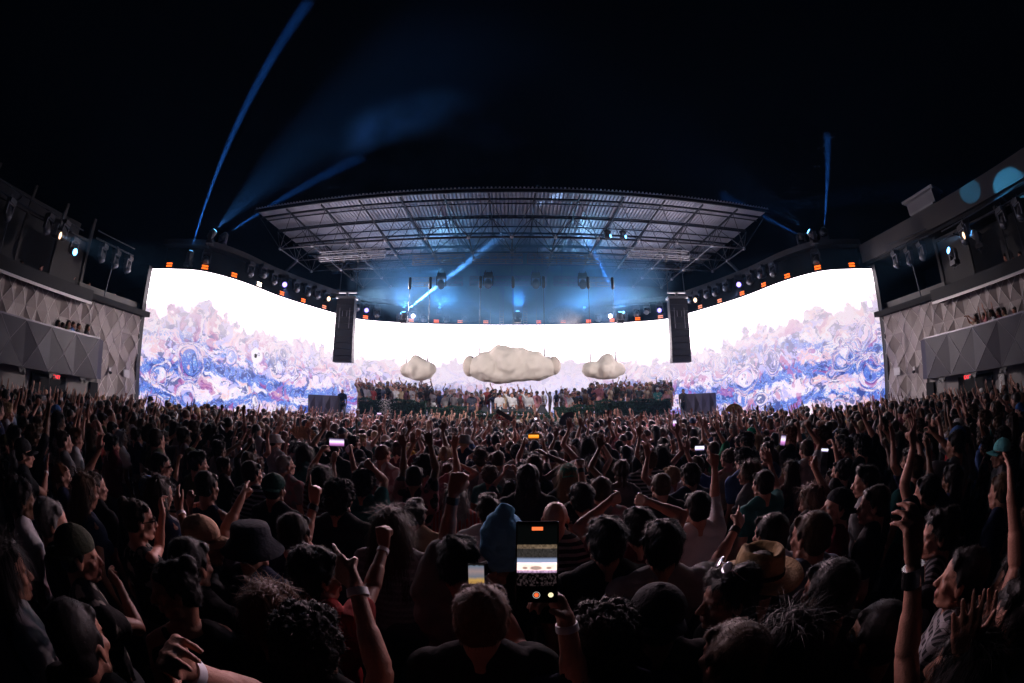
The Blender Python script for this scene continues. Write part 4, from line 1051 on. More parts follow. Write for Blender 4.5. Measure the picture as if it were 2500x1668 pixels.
def hair_mesh(kind, lod, seed=0):
    """hair in head space, origin at the head centre, face towards +y"""
    s = Sh(); nz = (.012, 30, 22); st = None
    vx = .0075 if lod == 0 else .011
    def base(g=0.0, front=.0):
        s.ell((0, -.024, .046), (.081+g, .097+g, .082+g)); s.ell((0, -.052, -.005), (.074+g, .064+g, .07+g)); 
        for q in (-1, 1): s.cap((q*(.074+g*.7), .008, .035), (q*(.073+g*.7), .0, .0), .016, .010)
        s.cap((-.045, .050+front, .078+g), (.045, .050+front, .078+g), .022+g)
    if kind == 'short': base(.004); st = (1700, .016, .0013, .75, .02)
    elif kind == 'buzz': base(.0015, -.006); nz = (.003, 60, 60); st = (700, .006, .001, .3, .1)
    elif kind == 'quiff':
        base(.004); s.cap((-.04, .055, .108), (.04, .055, .108), .030); s.ell((0, .01, .108), (.062, .07, .035)); nz = (.02, 30, 30); st = (1700, .024, .0014, .6, .05)
    elif kind == 'messy': base(.009); nz = (.028, 34, 28); st = (2300, .022, .0014, .8, .05)
    elif kind == 'curly':
        base(.017); s.ell((0, -.02, .085), (.09, .095, .055)); nz = (.04, 48, 48); st = (2800, .018, .0014, .3, .35)
    elif kind == 'afro':
        s.ell((0, -.03, .055), (.132, .135, .125)); nz = (.05, 50, 50); st = (3000, .018, .0014, .2, .4)
    elif kind in ('long', 'wavy'):
        base(.008); w = .012 if kind == 'wavy' else 0
        for q in (-1, 0, 1):
            s.cap((q*.055, -.055, .0), (q*(.068+w), -.075, -.20), .048, .052); s.cap((q*(.068+w), -.075, -.20), (q*(.06+w*2), -.085, -.34), .050, .026)
        nz = (.035 if kind == 'wavy' else .02, 34, 7); st = (2600, .12, .0016, 1.6, .02 if kind == 'long' else .05)
    elif kind == 'bob':
        base(.010)
        for q in (-1, 0, 1): s.cap((q*.062, -.03, .0), (q*.066, -.035, -.10), .046, .044)
        nz = (.02, 34, 10); st = (1900, .07, .0016, 1.1, .06)
    elif kind == 'bun':
        base(.002); s.ell((0, -.10, .105), .042); nz = (.012, 50, 30); st = (900, .02, .0012, .4, .1)
    elif kind == 'ponytail':
        base(.002); s.ell((0, -.115, .06), .030); s.cap((0, -.125, .04), (0, -.125, -.16), .030, .018); nz = (.014, 40, 10); st = (1300, .05, .0014, .9, .05)
    elif kind == 'dreads':
        base(.012); r = random.Random(4)
        for k in range(26):
            a = r.uniform(100, 440); x = .085*math.sin(R(a)); y = -.03-.07*abs(math.cos(R(a)))
            s.cap((x*.8, y, .03), (x*1.15, y-.02, -.12), .013, .012, n=6); s.cap((x*1.15, y-.02, -.12), (x*1.2+r.uniform(-.02, .02), y-.02, -.30-r.random()*.12), .012, .008, n=6)
        nz = (.012, 60, 20); st = (500, .03, .0016, .8, .2)
    me = remesh(s, 'hair', vx, 2, .5, noise=nz)
    if st:
        n, ln, wd, dn, cu = st; n = int(n*(2.2 if lod == 0 else .45)); wd *= (.62 if lod == 0 else 1.6)
        v2, f2 = strands(me, n, ln, wd, seed+3, dn, cu)
        co = [tuple(v.co) for v in me.vertices]; k = len(co); fcs = [tuple(p.vertices) for p in me.polygons]+[tuple(i+k for i in f) for f in f2]
        m2 = bpy.data.meshes.new('hair'); m2.from_pydata(co+[tuple(v) for v in v2], [], fcs); m2.polygons.foreach_set('use_smooth', [True]*len(fcs)); m2.update(); bpy.data.meshes.remove(me); me = m2
    me.materials.append(M_hair); return me
def hat_meshes(kind):
    """list of (name, mesh) in head space"""
    out = []
    if kind == 'cap' or kind == 'cap_back':
        q = 1 if kind == 'cap' else -1
        s = Sh(); s.ell((0, -.014, .052), (.090, .108, .084)); s.cap((0, -.01, .125), (0, -.01, .134), .010)
        me = remesh(s, 'cap', .009, 2); 
        bm = bmesh.new(); bm.from_mesh(me); bmesh.ops.bisect_plane(bm, geom=bm.verts[:]+bm.edges[:]+bm.faces[:], plane_co=(0, 0, .034), plane_no=(0, -.12, 1), clear_inner=True); bm.to_mesh(me); bm.free()
        out.append(('cap', me)); mb = MB(); n = 12; vs = []
        for i in range(n+1):
            a = R(-72+144*i/n); x = math.sin(a); y = math.cos(a)
            zc = -.014*x*x
            vs += [(x*.086, q*(y*.098-.012), .040+zc), (x*.083, q*(y*.165+.005), .030+zc*2.2), (x*.083, q*(y*.165+.005), .025+zc*2.2), (x*.086, q*(y*.098-.012), .034+zc)]
        fs = []
        for i in range(n):
            for k in range(4): fs.append((4*i+k, 4*i+(k+1) % 4, 4*i+4+(k+1) % 4, 4*i+4+k))
        mb.add(vs, fs, True); out.append(('cap_brim', mb.mesh('cap_brim')))
    elif kind == 'beanie':
        s = Sh(); s.ell((0, -.018, .045), (.094, .112, .105)); s.ell((.01, -.035, .135), (.045, .05, .05)); s.ell((0, -.04, .0), (.092, .095, .085)); s.cap((-.03, -.09, -.07), (.03, -.09, -.07), .03)
        me = remesh(s, 'beanie', .007, 2, noise=(.016, 22, 26))
        bm = bmesh.new(); bm.from_mesh(me); bmesh.ops.bisect_plane(bm, geom=bm.verts[:]+bm.edges[:]+bm.faces[:], plane_co=(0, .09, -.9), plane_no=(0, 0, 1), clear_inner=True)
        bmesh.ops.bisect_plane(bm, geom=bm.verts[:]+bm.edges[:]+bm.faces[:], plane_co=(0, .10, .045), plane_no=(0, -.75, 1), clear_inner=True); bm.to_mesh(me); bm.free()
        out.append(('beanie', me))
    elif kind in ('fedora', 'bucket'):
        mb = MB(); n = 40; vs = []; fs = []
        if kind == 'fedora': prof = [(.172, .012), (.168, .018), (.13, .022), (.100, .026), (.096, .04), (.092, .09), (.086, .125), (.078, .135), (.066, .128), (.045, .112), (.0, .105)]
        else: prof = [(.150, -.012), (.148, -.004), (.12, .022), (.098, .045), (.092, .09), (.084, .112), (.06, .120), (.0, .121)]
        for r_, z in prof:
            for i in range(n):
                a = 2*math.pi*i/n; x = r_*math.sin(a); y = r_*1.16*math.cos(a)-.012; zz = z
                if kind == 'fedora':
                    if r_ > .12: zz += .030*abs(math.sin(a))**2*((r_-.10)/.07)
                    if r_ < .09 and z > .1: zz -= .012*math.exp(-(x/.03)**2)*(1 if r_ > .01 else 1); 
                    if .06 < r_ < .09 and math.cos(a) > .3: x *= .86
                vs.append((x, y, zz+.005))
        for k in range(len(prof)-1):
            for i in range(n): fs.append((k*n+i, k*n+(i+1) % n, (k+1)*n+(i+1) % n, (k+1)*n+i))
        mb.add(vs, fs, True); out.append((kind+'_hat', mb.mesh(kind+'_hat')))
        if kind == 'fedora':
            m2 = MB(); m2.lathe([(.099, .030), (.099, .055)], 30, (0, 0, 0), caps=False); vs2 = [(x, y*1.16-.012, z) for x, y, z in m2.v]; m2.v = vs2; out.append(('hat_band', m2.mesh('hat_band')))
    for nm, me in out: me.materials.clear(); me.materials.append(M_hat)
    return out
HAIR = {}; HATS = {}
def get_hair(k, lod):
    if (k, lod) not in HAIR: HAIR[(k, lod)] = hair_mesh(k, lod, len(HAIR))
    return HAIR[(k, lod)]
def get_hat(k):
    if k not in HATS: HATS[k] = hat_meshes(k)
    return HATS[k]
def glasses_mesh():
    mb = MB()
    for q in (-1, 1):
        mb.lathe([(.001, -.003), (.020, -.003), (.0255, -.001), (.0255, .002), (.001, .003)], 16, (q*.033, .100, .003), Matrix.Rotation(R(-q*10), 3, 'Z') @ Matrix.Rotation(R(90), 3, 'X')); mb.tube((q*.060, .095, .008), (q*.080, -.01, .005), .0028, n=5)
    mb.tube((-.012, .105, .01), (.012, .105, .01), .003, n=5)
    me = mb.mesh('sunglasses', mat('sunglass_plastic', (.01, .01, .012), .12)); return me
SUNG = glasses_mesh()
SUNG2 = SUNG.copy(); SUNG2.materials.clear(); SUNG2.materials.append(mat('sunglass_pale', (.55, .5, .55), .1, .7))
def cuff(joints, q, m, name, t=.10, w=.03, parent=None, r=.029):
    S, E, W = joints[q]; a = W.lerp(E, t); d = (E-W).normalized()
    mb = MB(); mb.tube(a-d*w/2, a+d*w/2, r, r*1.05, n=16, caps=True); return mb.build(name, m, parent)
def phone_object(loc, rot, w, h, state, lab, cat='phone', group=None):
    """rot: matrix whose -y faces the viewer (screen side)"""
    t = empty('phone', loc, 0, lab, cat, group); t.rotation_mode = 'QUATERNION'; t.rotation_quaternion = rot.to_quaternion()
    mb = MB(); mb.box((0, 0, 0), (w, .008, h)); ph = mb.build('phone_case', mat('phone_black', (.015, .015, .017), .25), t)
    bv = ph.modifiers.new('b', 'BEVEL'); bv.width = .003; bv.segments = 2
    if state:
        mb = MB(); mb.add([(-w*.46, -.0046, -h*.47), (w*.46, -.0046, -h*.47), (w*.46, -.0046, h*.47), (-w*.46, -.0046, h*.47)], [(0, 1, 2, 3)])
        me = mb.mesh('phone_screen'); s = link('phone_screen', me, None, t)
        me.materials.append(screen_mat(state, w, h))
    return t
SCM = {}
def screen_mat(state, w, h):
    """what the phone display shows: bands of colour from a ramp along its height"""
    if state in SCM: return SCM[state]
    if state == 'concert':
        W_, H_ = 120, 250; X, Y = np.meshgrid((np.arange(W_)+.5)/W_, (np.arange(H_)+.5)/H_); n_ = fbm(X*9, Y*20, 70); n2_ = fbm(X*30, Y*50, 71)
        im_ = np.zeros((H_, W_, 3))
        def bnd(y0, y1, s, c): 
            k = sst(y0-s, y0+s, Y)*(1-sst(y1-s, y1+s, Y)); return k[..., None]*np.array(c)
        im_ += bnd(.60, .98, .04, (.0015, .002, .002))+bnd(.685, .735, .008, (.16, .11, .07))*(.1+1.5*n2_)[..., None]+bnd(.50, .69, .02, (.035, .03, .028))*(.2+1.4*n2_)[..., None]
        im_ += bnd(.49, .56, .02, (.25, .32, .50))+bnd(.405, .505, .010, (1.5, 1.05, .90))*(.75+.5*n_)[..., None]+bnd(.375, .41, .01, (.55, .35, .55))*(.3+1.4*n2_)[..., None]
        for cx, w_, h_ in ((.48, .16, .028), (.20, .07, .017), (.80, .07, .017)):
            k = 1-sst(.7, 1.15, np.sqrt(((X-cx)/w_)**2+((Y-.435)/h_)**2)); im_ = im_*(1-k[..., None]*.75)+np.array([.16, .11, .09])*k[..., None]*.75
        im_ += bnd(.20, .38, .01, (.03, .02, .022))*(sst(.45, .7, n2_))[..., None]
        ig = bpy.data.images.new('phone_picture', W_, H_, float_buffer=True); ig.colorspace_settings.name = 'Linear Rec.709'; ig.pixels.foreach_set(np.dstack([im_, np.ones((H_, W_))]).astype(np.float32).ravel()); ig.pack()
        m = bpy.data.materials.new('phone_display_concert'); m.use_nodes = True; nt = m.node_tree; b = nt.nodes['Principled BSDF']; b.inputs['Base Color'].default_value = (.01, .01, .01, 1); b.inputs['Roughness'].default_value = .2
        tc = nt.nodes.new('ShaderNodeTexCoord'); sp = nt.nodes.new('ShaderNodeSeparateXYZ'); cb = nt.nodes.new('ShaderNodeCombineXYZ'); ti_ = nt.nodes.new('ShaderNodeTexImage'); ti_.image = ig
        nt.links.new(tc.outputs['Generated'], sp.inputs[0]); nt.links.new(sp.outputs['X'], cb.inputs['X']); nt.links.new(sp.outputs['Z'], cb.inputs['Y']); nt.links.new(cb.outputs[0], ti_.inputs[0])
        nt.links.new(ti_.outputs[0], b.inputs['Emission Color']); b.inputs['Emission Strength'].default_value = 1.0; SCM[state] = m; return m
    m = bpy.data.materials.new('phone_display_'+state); m.use_nodes = True; nt = m.node_tree; b = nt.nodes['Principled BSDF']; b.inputs['Base Color'].default_value = (.01, .01, .01, 1); b.inputs['Roughness'].default_value = .2
    tc = nt.nodes.new('ShaderNodeTexCoord'); sp = nt.nodes.new('ShaderNodeSeparateXYZ'); nt.links.new(tc.outputs['Generated'], sp.inputs[0])
    nz = nt.nodes.new('ShaderNodeTexNoise'); nz.inputs['Scale'].default_value = 7; nt.links.new(tc.outputs['Generated'], nz.inputs[0])
    ad = nt.nodes.new('ShaderNodeMath'); ad.operation = 'MULTIPLY_ADD'; ad.inputs[1].default_value = .07; nt.links.new(nz.outputs[0], ad.inputs[0]); nt.links.new(sp.outputs['Z'], ad.inputs[2])
    cr = nt.nodes.new('ShaderNodeValToRGB'); nt.links.new(ad.outputs[0], cr.inputs[0])
    ramps = {'concert': [(0, (.0, .0, .0)), (.30, (.002, .002, .002)), (.36, (.02, .018, .01)), (.42, (.12, .08, .05)), (.45, (1.2, .75, .75)), (.53, (1.9, 1.2, .75)), (.58, (.28, .33, .45)), (.66, (.05, .05, .035)), (.76, (.12, .10, .05)), (.79, (.012, .012, .01)), (.92, (.0, .004, .003)), (1, (0, 0, 0))],
             'sunset': [(0, (.10, .06, .03)), (.35, (.35, .17, .05)), (.5, (.5, .30, .08)), (.62, (.14, .16, .2)), (.8, (.30, .22, .22)), (.97, (.12, .16, .22)), (1, (.01, .01, .01))],
             'orange': [(0, (.1, .02, 0)), (.3, (1.2, .35, .02)), (.6, (1.5, .6, .08)), (.8, (.3, .08, .0)), (1, (0, 0, 0))],
             'white': [(0, (.05, .05, .1)), (.3, (.8, .7, 1.1)), (.6, (2.2, 2.1, 2.4)), (1, (.1, .1, .2))],
             'purple': [(0, (.02, .02, .05)), (.35, (.8, .3, .8)), (.6, (1.4, 1.2, 1.6)), (1, (.05, .03, .1))]}
    el = cr.color_ramp.elements; R_ = ramps[state]; el[0].position = 0; el[0].color = (*R_[0][1], 1); el[1].position = 1; el[1].color = (*R_[-1][1], 1)
    for p_, c_ in R_[1:-1]: e = el.new(p_); e.color = (*c_, 1)
    nt.links.new(cr.outputs[0], b.inputs['Emission Color']); b.inputs['Emission Strength'].default_value = 1.0
    SCM[state] = m; return m

SKINS = {'pale': (.48, .25, .19), 'light': (.42, .20, .145), 'tan': (.31, .14, .095), 'brown': (.15, .075, .045), 'dark': (.075, .038, .024)}
HCOL = {'black': (.012, .010, .010), 'dark': (.022, .015, .011), 'brown': (.055, .030, .017), 'auburn': (.10, .038, .018), 'blond': (.30, .20, .11), 'grey': (.20, .19, .19)}
CLO = {'black': (.012, .012, .014), 'navy': (.015, .02, .05), 'grey': (.16, .155, .165), 'pale grey': (.32, .31, .33), 'white': (.62, .60, .63), 'red': (.30, .025, .025), 'olive': (.06, .065, .03), 'blue': (.05, .10, .25), 'maroon': (.10, .015, .022), 'teal': (.03, .14, .14), 'yellow': (.55, .33, .06), 'green': (.02, .18, .09), 'pink': (.45, .18, .22), 'beige': (.38, .28, .18)}
def setcol(o, c): o.color = (*c, 1); return o
def arm_down(q, a=0): return dict(w=(q*(.23+.05*a), .02+.25*a, .90+.25*a), hand='relaxed', pole=(q*.3, -1, 0), n=(-q, 0, 0))
def place_head_things(t, B, sp, lod, scale=1.0):
    hm = Matrix.Translation(B['H'](0, 0, 0)) @ B['hr'].to_4x4()
    fk = B['fk']; S = Matrix.Diagonal((fk, fk, fk, 1)) if fk != 1 else Matrix.Identity(4)
    hk = sp['hair']
    if sp.get('hat') and hk in ('short', 'messy', 'curly', 'quiff'): hk = 'buzz'
    if hk != 'bald':
        h = link('hair', get_hair(hk, lod), None, t); h.matrix_local = hm @ S; setcol(h, sp['hcol'])
    if sp.get('hat'):
        first = None
        for nm, me in get_hat(sp['hat']):
            o = link(nm, me, None, t if first is None else first)
            if first is None: o.matrix_local = hm @ S @ Matrix.Scale(1.05 if hk == 'buzz' else 1.10, 4); first = o
            setcol(o, sp['hatcol'] if nm != 'hat_band' else (.02, .018, .016))
    if sp.get('glasses') == 'on': o = link('sunglasses', SUNG, None, t); o.matrix_local = hm
    if sp.get('glasses') == 'up': o = link('sunglasses', SUNG2, None, t); o.matrix_local = hm @ Matrix.Translation((0, -.035, .085)) @ Matrix.Rotation(R(38), 4, 'X')
def make_person(sp, B, lod, name='person'):
    t = empty(name, sp['loc'], sp.get('rz', 0), sp.get('label'), 'person', sp.get('group')); t.scale = (sp.get('scale', 1),)*3
    setcol(link('body', B['body'], None, t), sp['skin']); setcol(link('shirt', B['shirt'], None, t), sp['shirt']); link('trousers', B['trousers'], None, t)
    place_head_things(t, B, sp, lod); return t
# ---------------------------------------------------------------- people measured from the photograph
def face_rz(x, y, tx=0.0, ty=24.0): return math.atan2(-(tx-x), ty-y)
HEROES = []; TAKEN = []
GC = 'people in the crowd'
def near_on_ray(px, py, Minv, S, L, far=True):
    o = Minv @ CAM; d = (Minv.to_3x3() @ ray(px, py)).normalized(); t0 = (S-o).dot(d); c = o+d*t0; h = (c-S).length
    if h >= L: return S+(c-S).normalized()*L
    k = math.sqrt(L*L-h*h); return o+d*(t0+(k if far else -k))
def hero(hx, hy, label, hair='short', hc='dark', skin='light', shirt='black', turn=0, yaw=0, pitch=0, R_=None, L_=None, sleeve=.5, fem=0, hat=None, hatcol=(.02, .02, .022), glasses=None, sc_=1.0, vox=.0085, extra=None, roll=0, z=None):
    zz = (1.64*sc_) if z is None else z
    p = at_z(hx, hy, zz); x, y = p.x, p.y
    rz = face_rz(x, y)-R(turn)
    M = Matrix.Translation((x, y, zz-1.64*sc_)) @ Matrix.Rotation(rz, 4, 'Z') @ Matrix.Scale(sc_, 4)
    # keep the head itself on the measured point
    hoff = Vector((0, .02, 0)); M = Matrix.Translation(-(M.to_3x3() @ hoff)) @ M; Mi = M.inverted(); arms = {}
    for q, A in ((1, R_), (-1, L_)):
        if A is None: arms[q] = arm_down(q); continue
        S = Vector((q*SHW*(.88 if fem else 1), 0, SHZ+.03)); far = A.get('far', True)
        W = near_on_ray(A['w'][0], A['w'][1], Mi, S, A.get('L', .50), far)
        a = dict(w=W, hand=A.get('h', 'open'))
        if 'e' in A:
            E = near_on_ray(A['e'][0], A['e'][1], Mi, S, UA, far); a['pole'] = tuple(E-(S+W)/2)
        if 't' in A:   # fingertips pixel gives the direction of the hand
            T = near_on_ray(A['t'][0], A['t'][1], Mi, W, .17, far); a['d'] = tuple(T-W)
        if 'n' in A: a['n'] = A['n']
        arms[q] = a
    sp = dict(arms=arms, yaw=yaw, pitch=pitch, roll=roll, fem=fem, sleeve=sleeve, loc=M.translation, rz=rz, scale=sc_, label=label, group=GC, hair=hair, hcol=HCOL[hc], skin=SKINS[skin], shirt=CLO[shirt] if isinstance(shirt, str) else shirt, hat=hat, hatcol=hatcol, glasses=glasses)
    B = build_body(sp, vox); t = make_person(sp, B, 0 if vox < .009 and y < 4.5 else 1)
    HEROES.append((t, x, y, hx, hy)); TAKEN.append((x, y, .34))
    if extra:
        for k_, q in extra:
            if k_ == 'band': cuff(B['joints'], q, mat('paper_band', (.75, .72, .78), .5), 'wristband', .10, .022, t)
            if k_ == 'watch': cuff(B['joints'], q, M_black, 'watch', .13, .035, t, .031)
            if k_ == 'silver': cuff(B['joints'], q, mat('silver', (.8, .78, .8), .2, 1.0), 'bracelet', .12, .045, t, .031)
            if k_ == 'stripes':
                for kk in range(3):
                    bm = bmesh.new(); bm.from_mesh(B['shirt']); x0_ = -.13+kk*.075
                    dele = [f for f in bm.faces if not (f.calc_center_median().y < 0 and x0_-.4*(1.42-f.calc_center_median().z)*0 < f.calc_center_median().x+(.25*(1.25-f.calc_center_median().z)) < x0_+.04 and .95 < f.calc_center_median().z < 1.38)]
                    bmesh.ops.delete(bm, geom=dele, context='FACES')
                    for v in bm.verts: v.co += v.normal*.003
                    me = bpy.data.meshes.new('shirt_stripe'); bm.to_mesh(me); bm.free(); me.materials.clear(); me.materials.append(mat('red_print', (.45, .02, .02), .7)); link('shirt_stripe', me, None, t)
    return t, B, M
def A(w, e=None, t=None, h='open', L=.50, far=True, n=None):
    d = dict(w=w, h=h, L=L, far=far)
    if e: d['e'] = e
    if t: d['t'] = t
    if n: d['n'] = n
    return d
V0 = .0062
hero(1355, 1262, 'bald man seen from behind beside the big raised phone', 'bald', skin='light', R_=A((1405, 1315), (1420, 1390), (1398, 1265), 'relaxed', .36), vox=V0)
hero(1228, 1318, 'person in a light blue beanie just left of the big raised phone', 'short', hat='beanie', hatcol=(.16, .50, .85), sc_=1.05, vox=V0)
h14 = hero(1176, 1500, 'person with auburn brown short hair at the bottom centre, below the small phone', 'short', 'auburn', shirt='black', vox=V0, R_=A((1205, 1440), (1260, 1560), (1180, 1415), 'grip', .42), sc_=1.02)
hero(1119, 1365, 'person with dark short hair and one pale sleeved arm raised, left of the blue beanie', 'messy', 'black', shirt='grey', vox=V0, L_=A((1128, 1140), (1108, 1225), (1142, 1105), 'fist', .53), sleeve=.8, extra=[('watch', -1)])
t_, B_, M_ = hero(1405, 1765, 'person below the frame whose dark sleeved arm holds up the big bright phone', 'short', 'black', shirt='black', R_=A((1372, 1492), (1425, 1660), (1322, 1395), 'grip', .50, False, (-.8, -.4, 0)), sleeve=1.45, vox=.006, extra=[('band', 1)], sc_=.98)
hero(1480, 1318, 'big head of messy black hair in black tee, right of the big phone', 'messy', 'black', shirt='black', vox=V0, sc_=1.03)
hero(1556, 1285, 'person joining both hands into a roof shape over black hair', 'messy', 'black', shirt='maroon', L_=A((1490, 1222), (1434, 1275), (1530, 1208), 'relaxed', .40), R_=A((1580, 1224), (1670, 1258), (1535, 1214), 'relaxed', .40), vox=V0)
hero(1618, 1328, 'person in grey tee with broad back and a raised right fist, left of the fedora', 'messy', 'black', shirt='pale grey', R_=A((1800, 1285), (1755, 1360), (1815, 1240), 'horns', .50), vox=V0, sc_=1.03, turn=10, extra=[('watch', 1)])
hero(1845, 1405, 'person wearing a tan felt fedora at the right of centre', 'short', 'dark', hat='fedora', hatcol=(.38, .25, .13), shirt='black', vox=V0)
hero(1775, 1455, 'face in profile looking left with pale sunglasses pushed up on black hair', 'messy', 'black', 'tan', 'black', turn=-55, yaw=-30, glasses='up', vox=V0)
hero(1480, 1562, 'curly dark head at the bottom edge right of the phone arm', 'curly', 'black', 'brown', 'navy', vox=V0, turn=10)
hero(1600, 1502, 'dark cropped head in a black cap below the broad grey back', 'buzz', 'black', 'dark', 'black', vox=V0, hat='cap_back', hatcol=(.014, .014, .018))
hero(1785, 1598, 'person with brown short hair and pale collar at the bottom edge below the fedora', 'short', 'brown', shirt='pale grey', vox=V0, turn=-10)
hero(1878, 1302, 'black haired head directly behind the fedora', 'short', 'black', shirt='pale grey', vox=V0)
hero(1976, 1305, 'man with brown cropped hair and blue grey collar right of the fedora', 'short', 'brown', shirt=(.14, .17, .24), vox=V0, sc_=1.03, yaw=-8)
hero(2040, 1238, 'man in dark cap with face tipped up, looking left', 'buzz', 'black', 'light', 'maroon', turn=-40, yaw=-25, pitch=18, hat='cap_back', hatcol=(.016, .016, .02), vox=.0075)
hero(2345, 1625, 'person at lower right whose long bare arm with silver bracelet points straight up', 'long', 'black', 'light', 'black', L_=A((2216, 1255), (2204, 1470), (2222, 1130), 'relaxed', .53, True), sleeve=.35, fem=1, vox=V0, extra=[('silver', -1)], sc_=1.02)
hero(2260, 1200, 'person making a peace sign high above the crowd on the right', 'short', 'black', 'light', 'black', L_=A((2228, 1065), (2215, 1150), (2218, 1008), 'peace', .52), vox=.0075)
hero(2442, 1105, 'person in a pale turquoise cap at the right edge', 'short', 'dark', 'light', 'grey', hat='cap', hatcol=(.20, .62, .62), vox=.0075, turn=-20)
hero(2475, 1420, 'person at the right edge with bare forearm straight up beside the frame', 'messy', 'black', 'light', 'black', L_=A((2470, 1195), (2478, 1350), (2462, 1100), 'open', .53), vox=V0)
hero(2290, 1300, 'dark haired man in profile looking left, right of the silver bracelet arm', 'messy', 'black', 'light', 'black', turn=-25, yaw=-12, vox=.0075)
hero(2345, 1408, 'person in profile facing left above the clapping hands at lower right', 'short', 'black', 'tan', 'black', turn=-20, pitch=8, vox=.0075)
hero(2470, 1510, 'person clapping with both hands raised in the lower right corner', 'messy', 'black', 'tan', 'black', L_=A((2352, 1590), (2330, 1690), (2366, 1470), 'open', .40, False, (.9, .2, 0)), R_=A((2395, 1580), (2440, 1690), (2408, 1440), 'open', .42, False, (-.9, .2, 0)), vox=V0, turn=-20)
hero(2137, 1545, 'round reddish dark head at the bottom right, left of the long raised arm', 'buzz', 'black', 'brown', 'black', vox=V0)
hero(1930, 1560, 'person with black wavy hair at the bottom, right of the pale collar', 'wavy', 'black', 'tan', 'black', vox=V0, fem=1)
hero(2020, 1440, 'dark broad shouldered back in black, right of the fedora brim', 'short', 'black', 'tan', 'black', vox=V0, sc_=1.03)
# left side
hero(195, 1552, 'large black cropped head in the lower left corner', 'buzz', 'black', 'tan', 'black', vox=V0, sc_=1.03, turn=-28)
hero(425, 1432, 'dark haired woman with face turned towards the camera, lower left', 'bun', 'black', 'tan', 'black', fem=1, sleeve=0, turn=-60, yaw=-75, pitch=-8, vox=V0)
h3 = hero(195, 1350, 'man in dark backwards cap smoking, profile to the right, lower left', 'buzz', 'black', 'tan', 'black', turn=15, yaw=10, hat='cap_back', hatcol=(.03, .034, .022), R_=A((290, 1425), (330, 1520), (250, 1388), 'pinch', .42), vox=.0068)
hero(131, 1272, 'grey haired bearded man in profile at the left edge', 'short', 'grey', 'light', 'black', turn=12, yaw=8, vox=.0068)
hero(340, 1264, 'woman in sunglasses with pulled back hair, profile to the right', 'bun', 'dark', 'light', 'black', fem=1, sleeve=0, turn=12, yaw=8, glasses='on', R_=A((397, 1252), (392, 1310), (385, 1200), 'relaxed', .33), vox=.0068)
hero(500, 1318, 'person in a beige baseball cap facing right, left of centre', 'short', 'dark', 'light', 'black', hat='cap', hatcol=(.52, .32, .22), turn=38, yaw=30, vox=.0068)
hero(470, 1372, 'person below the beige cap with a bare arm and wristband raised', 'short', 'black', 'tan', 'black', L_=A((440, 1248), (470, 1340), (425, 1190), 'open', .50), vox=.0075, extra=[('band', -1)])
hero(620, 1330, 'person in a black bucket hat at the lower left of centre', 'short', 'black', 'light', 'navy', hat='bucket', hatcol=(.018, .02, .03), vox=V0, L_=A((590, 1215), (560, 1295), (600, 1180), 'point', .50))
hero(55, 1215, 'person at the left edge in white shirt with red stripes', 'messy', 'black', 'brown', 'white', vox=.0075, turn=5, extra=[('stripes', 0)])
hero(22, 1385, 'person at the left edge in a pale grey tee with bright shoulder', 'long', 'black', 'tan', 'pale grey', vox=V0, turn=5)
hero(640, 1790, 'person below the frame whose hand with wristband reaches in at lower left', 'short', 'black', 'light', 'black', L_=A((448, 1630), (540, 1720), (372, 1548), 'relaxed', .46, False, (.3, .5, -.8)), vox=V0, extra=[('band', -1)])
hero(665, 1490, 'woman with auburn straight bob hair at the bottom left of centre', 'bob', 'auburn', 'light', 'black', fem=1, vox=V0)
hero(758, 1572, 'black curly head at the bottom, right of the auburn bob', 'curly', 'black', 'tan', 'black', vox=V0)
hero(778, 1400, 'man in a red tee with black hair and right arm raised', 'messy', 'black', 'tan', 'red', turn=18, yaw=20, R_=A((938, 1335), (905, 1500), (930, 1250), 'fist', .53), vox=V0, extra=[('band', 1)])
hero(1010, 1775, 'person below the frame whose arm points a finger towards the red tee', 'short', 'dark', 'light', 'black', L_=A((868, 1425), (945, 1590), (795, 1345), 'point', .53, True), vox=V0, fem=1, extra=[('band', -1)])
hero(722, 1300, 'person with dark hair pointing one finger up and wearing a black watch', 'short', 'dark', 'light', 'navy', R_=A((768, 1228), (742, 1330), (766, 1155), 'point', .48), vox=.0068, extra=[('watch', 1)])
hero(958, 1285, 'person with wavy brown hair in a grey tee, left of the raised sleeve', 'wavy', 'brown', 'light', 'grey', vox=V0)
h38 = hero(785, 1165, 'long haired woman holding a wide phone up with both arms, left of centre', 'long', 'dark', 'light', 'maroon', fem=1, sleeve=.3, L_=A((785, 1100), (746, 1165), (805, 1080), 'grip', .47), R_=A((858, 1100), (882, 1165), (842, 1080), 'grip', .47), vox=.0068)
hero(1013, 1165, 'man with dark hair and both hands spread wide above his head', 'short', 'black', 'brown', 'black', L_=A((986, 1090), (985, 1165), (975, 1050), 'wide', .52), R_=A((1050, 1085), (1076, 1155), (1042, 1045), 'wide', .52), vox=.0068)
hero(830, 1215, 'broad backed man with short black curls in the left middle', 'curly', 'black', 'tan', 'black', vox=.0068, sc_=1.03)
hero(890, 1180, 'person with curly hair and bent arm held over the head, left middle', 'curly', 'black', 'tan', 'teal', R_=A((905, 1128), (945, 1185), (880, 1120), 'relaxed', .36), vox=.0075)
hero(1700, 1238, 'person in white patterned shirt pointing one finger straight up', 'short', 'black', 'light', 'white', R_=A((1745, 1140), (1748, 1215), (1741, 1085), 'point', .51), sleeve=1.2, vox=.0068)
hero(1861, 1180, 'man with dark short hair and right hand waving, right of centre', 'short', 'dark', 'light', 'teal', R_=A((1880, 1132), (1900, 1200), (1868, 1085), 'wide', .48), vox=.0068)
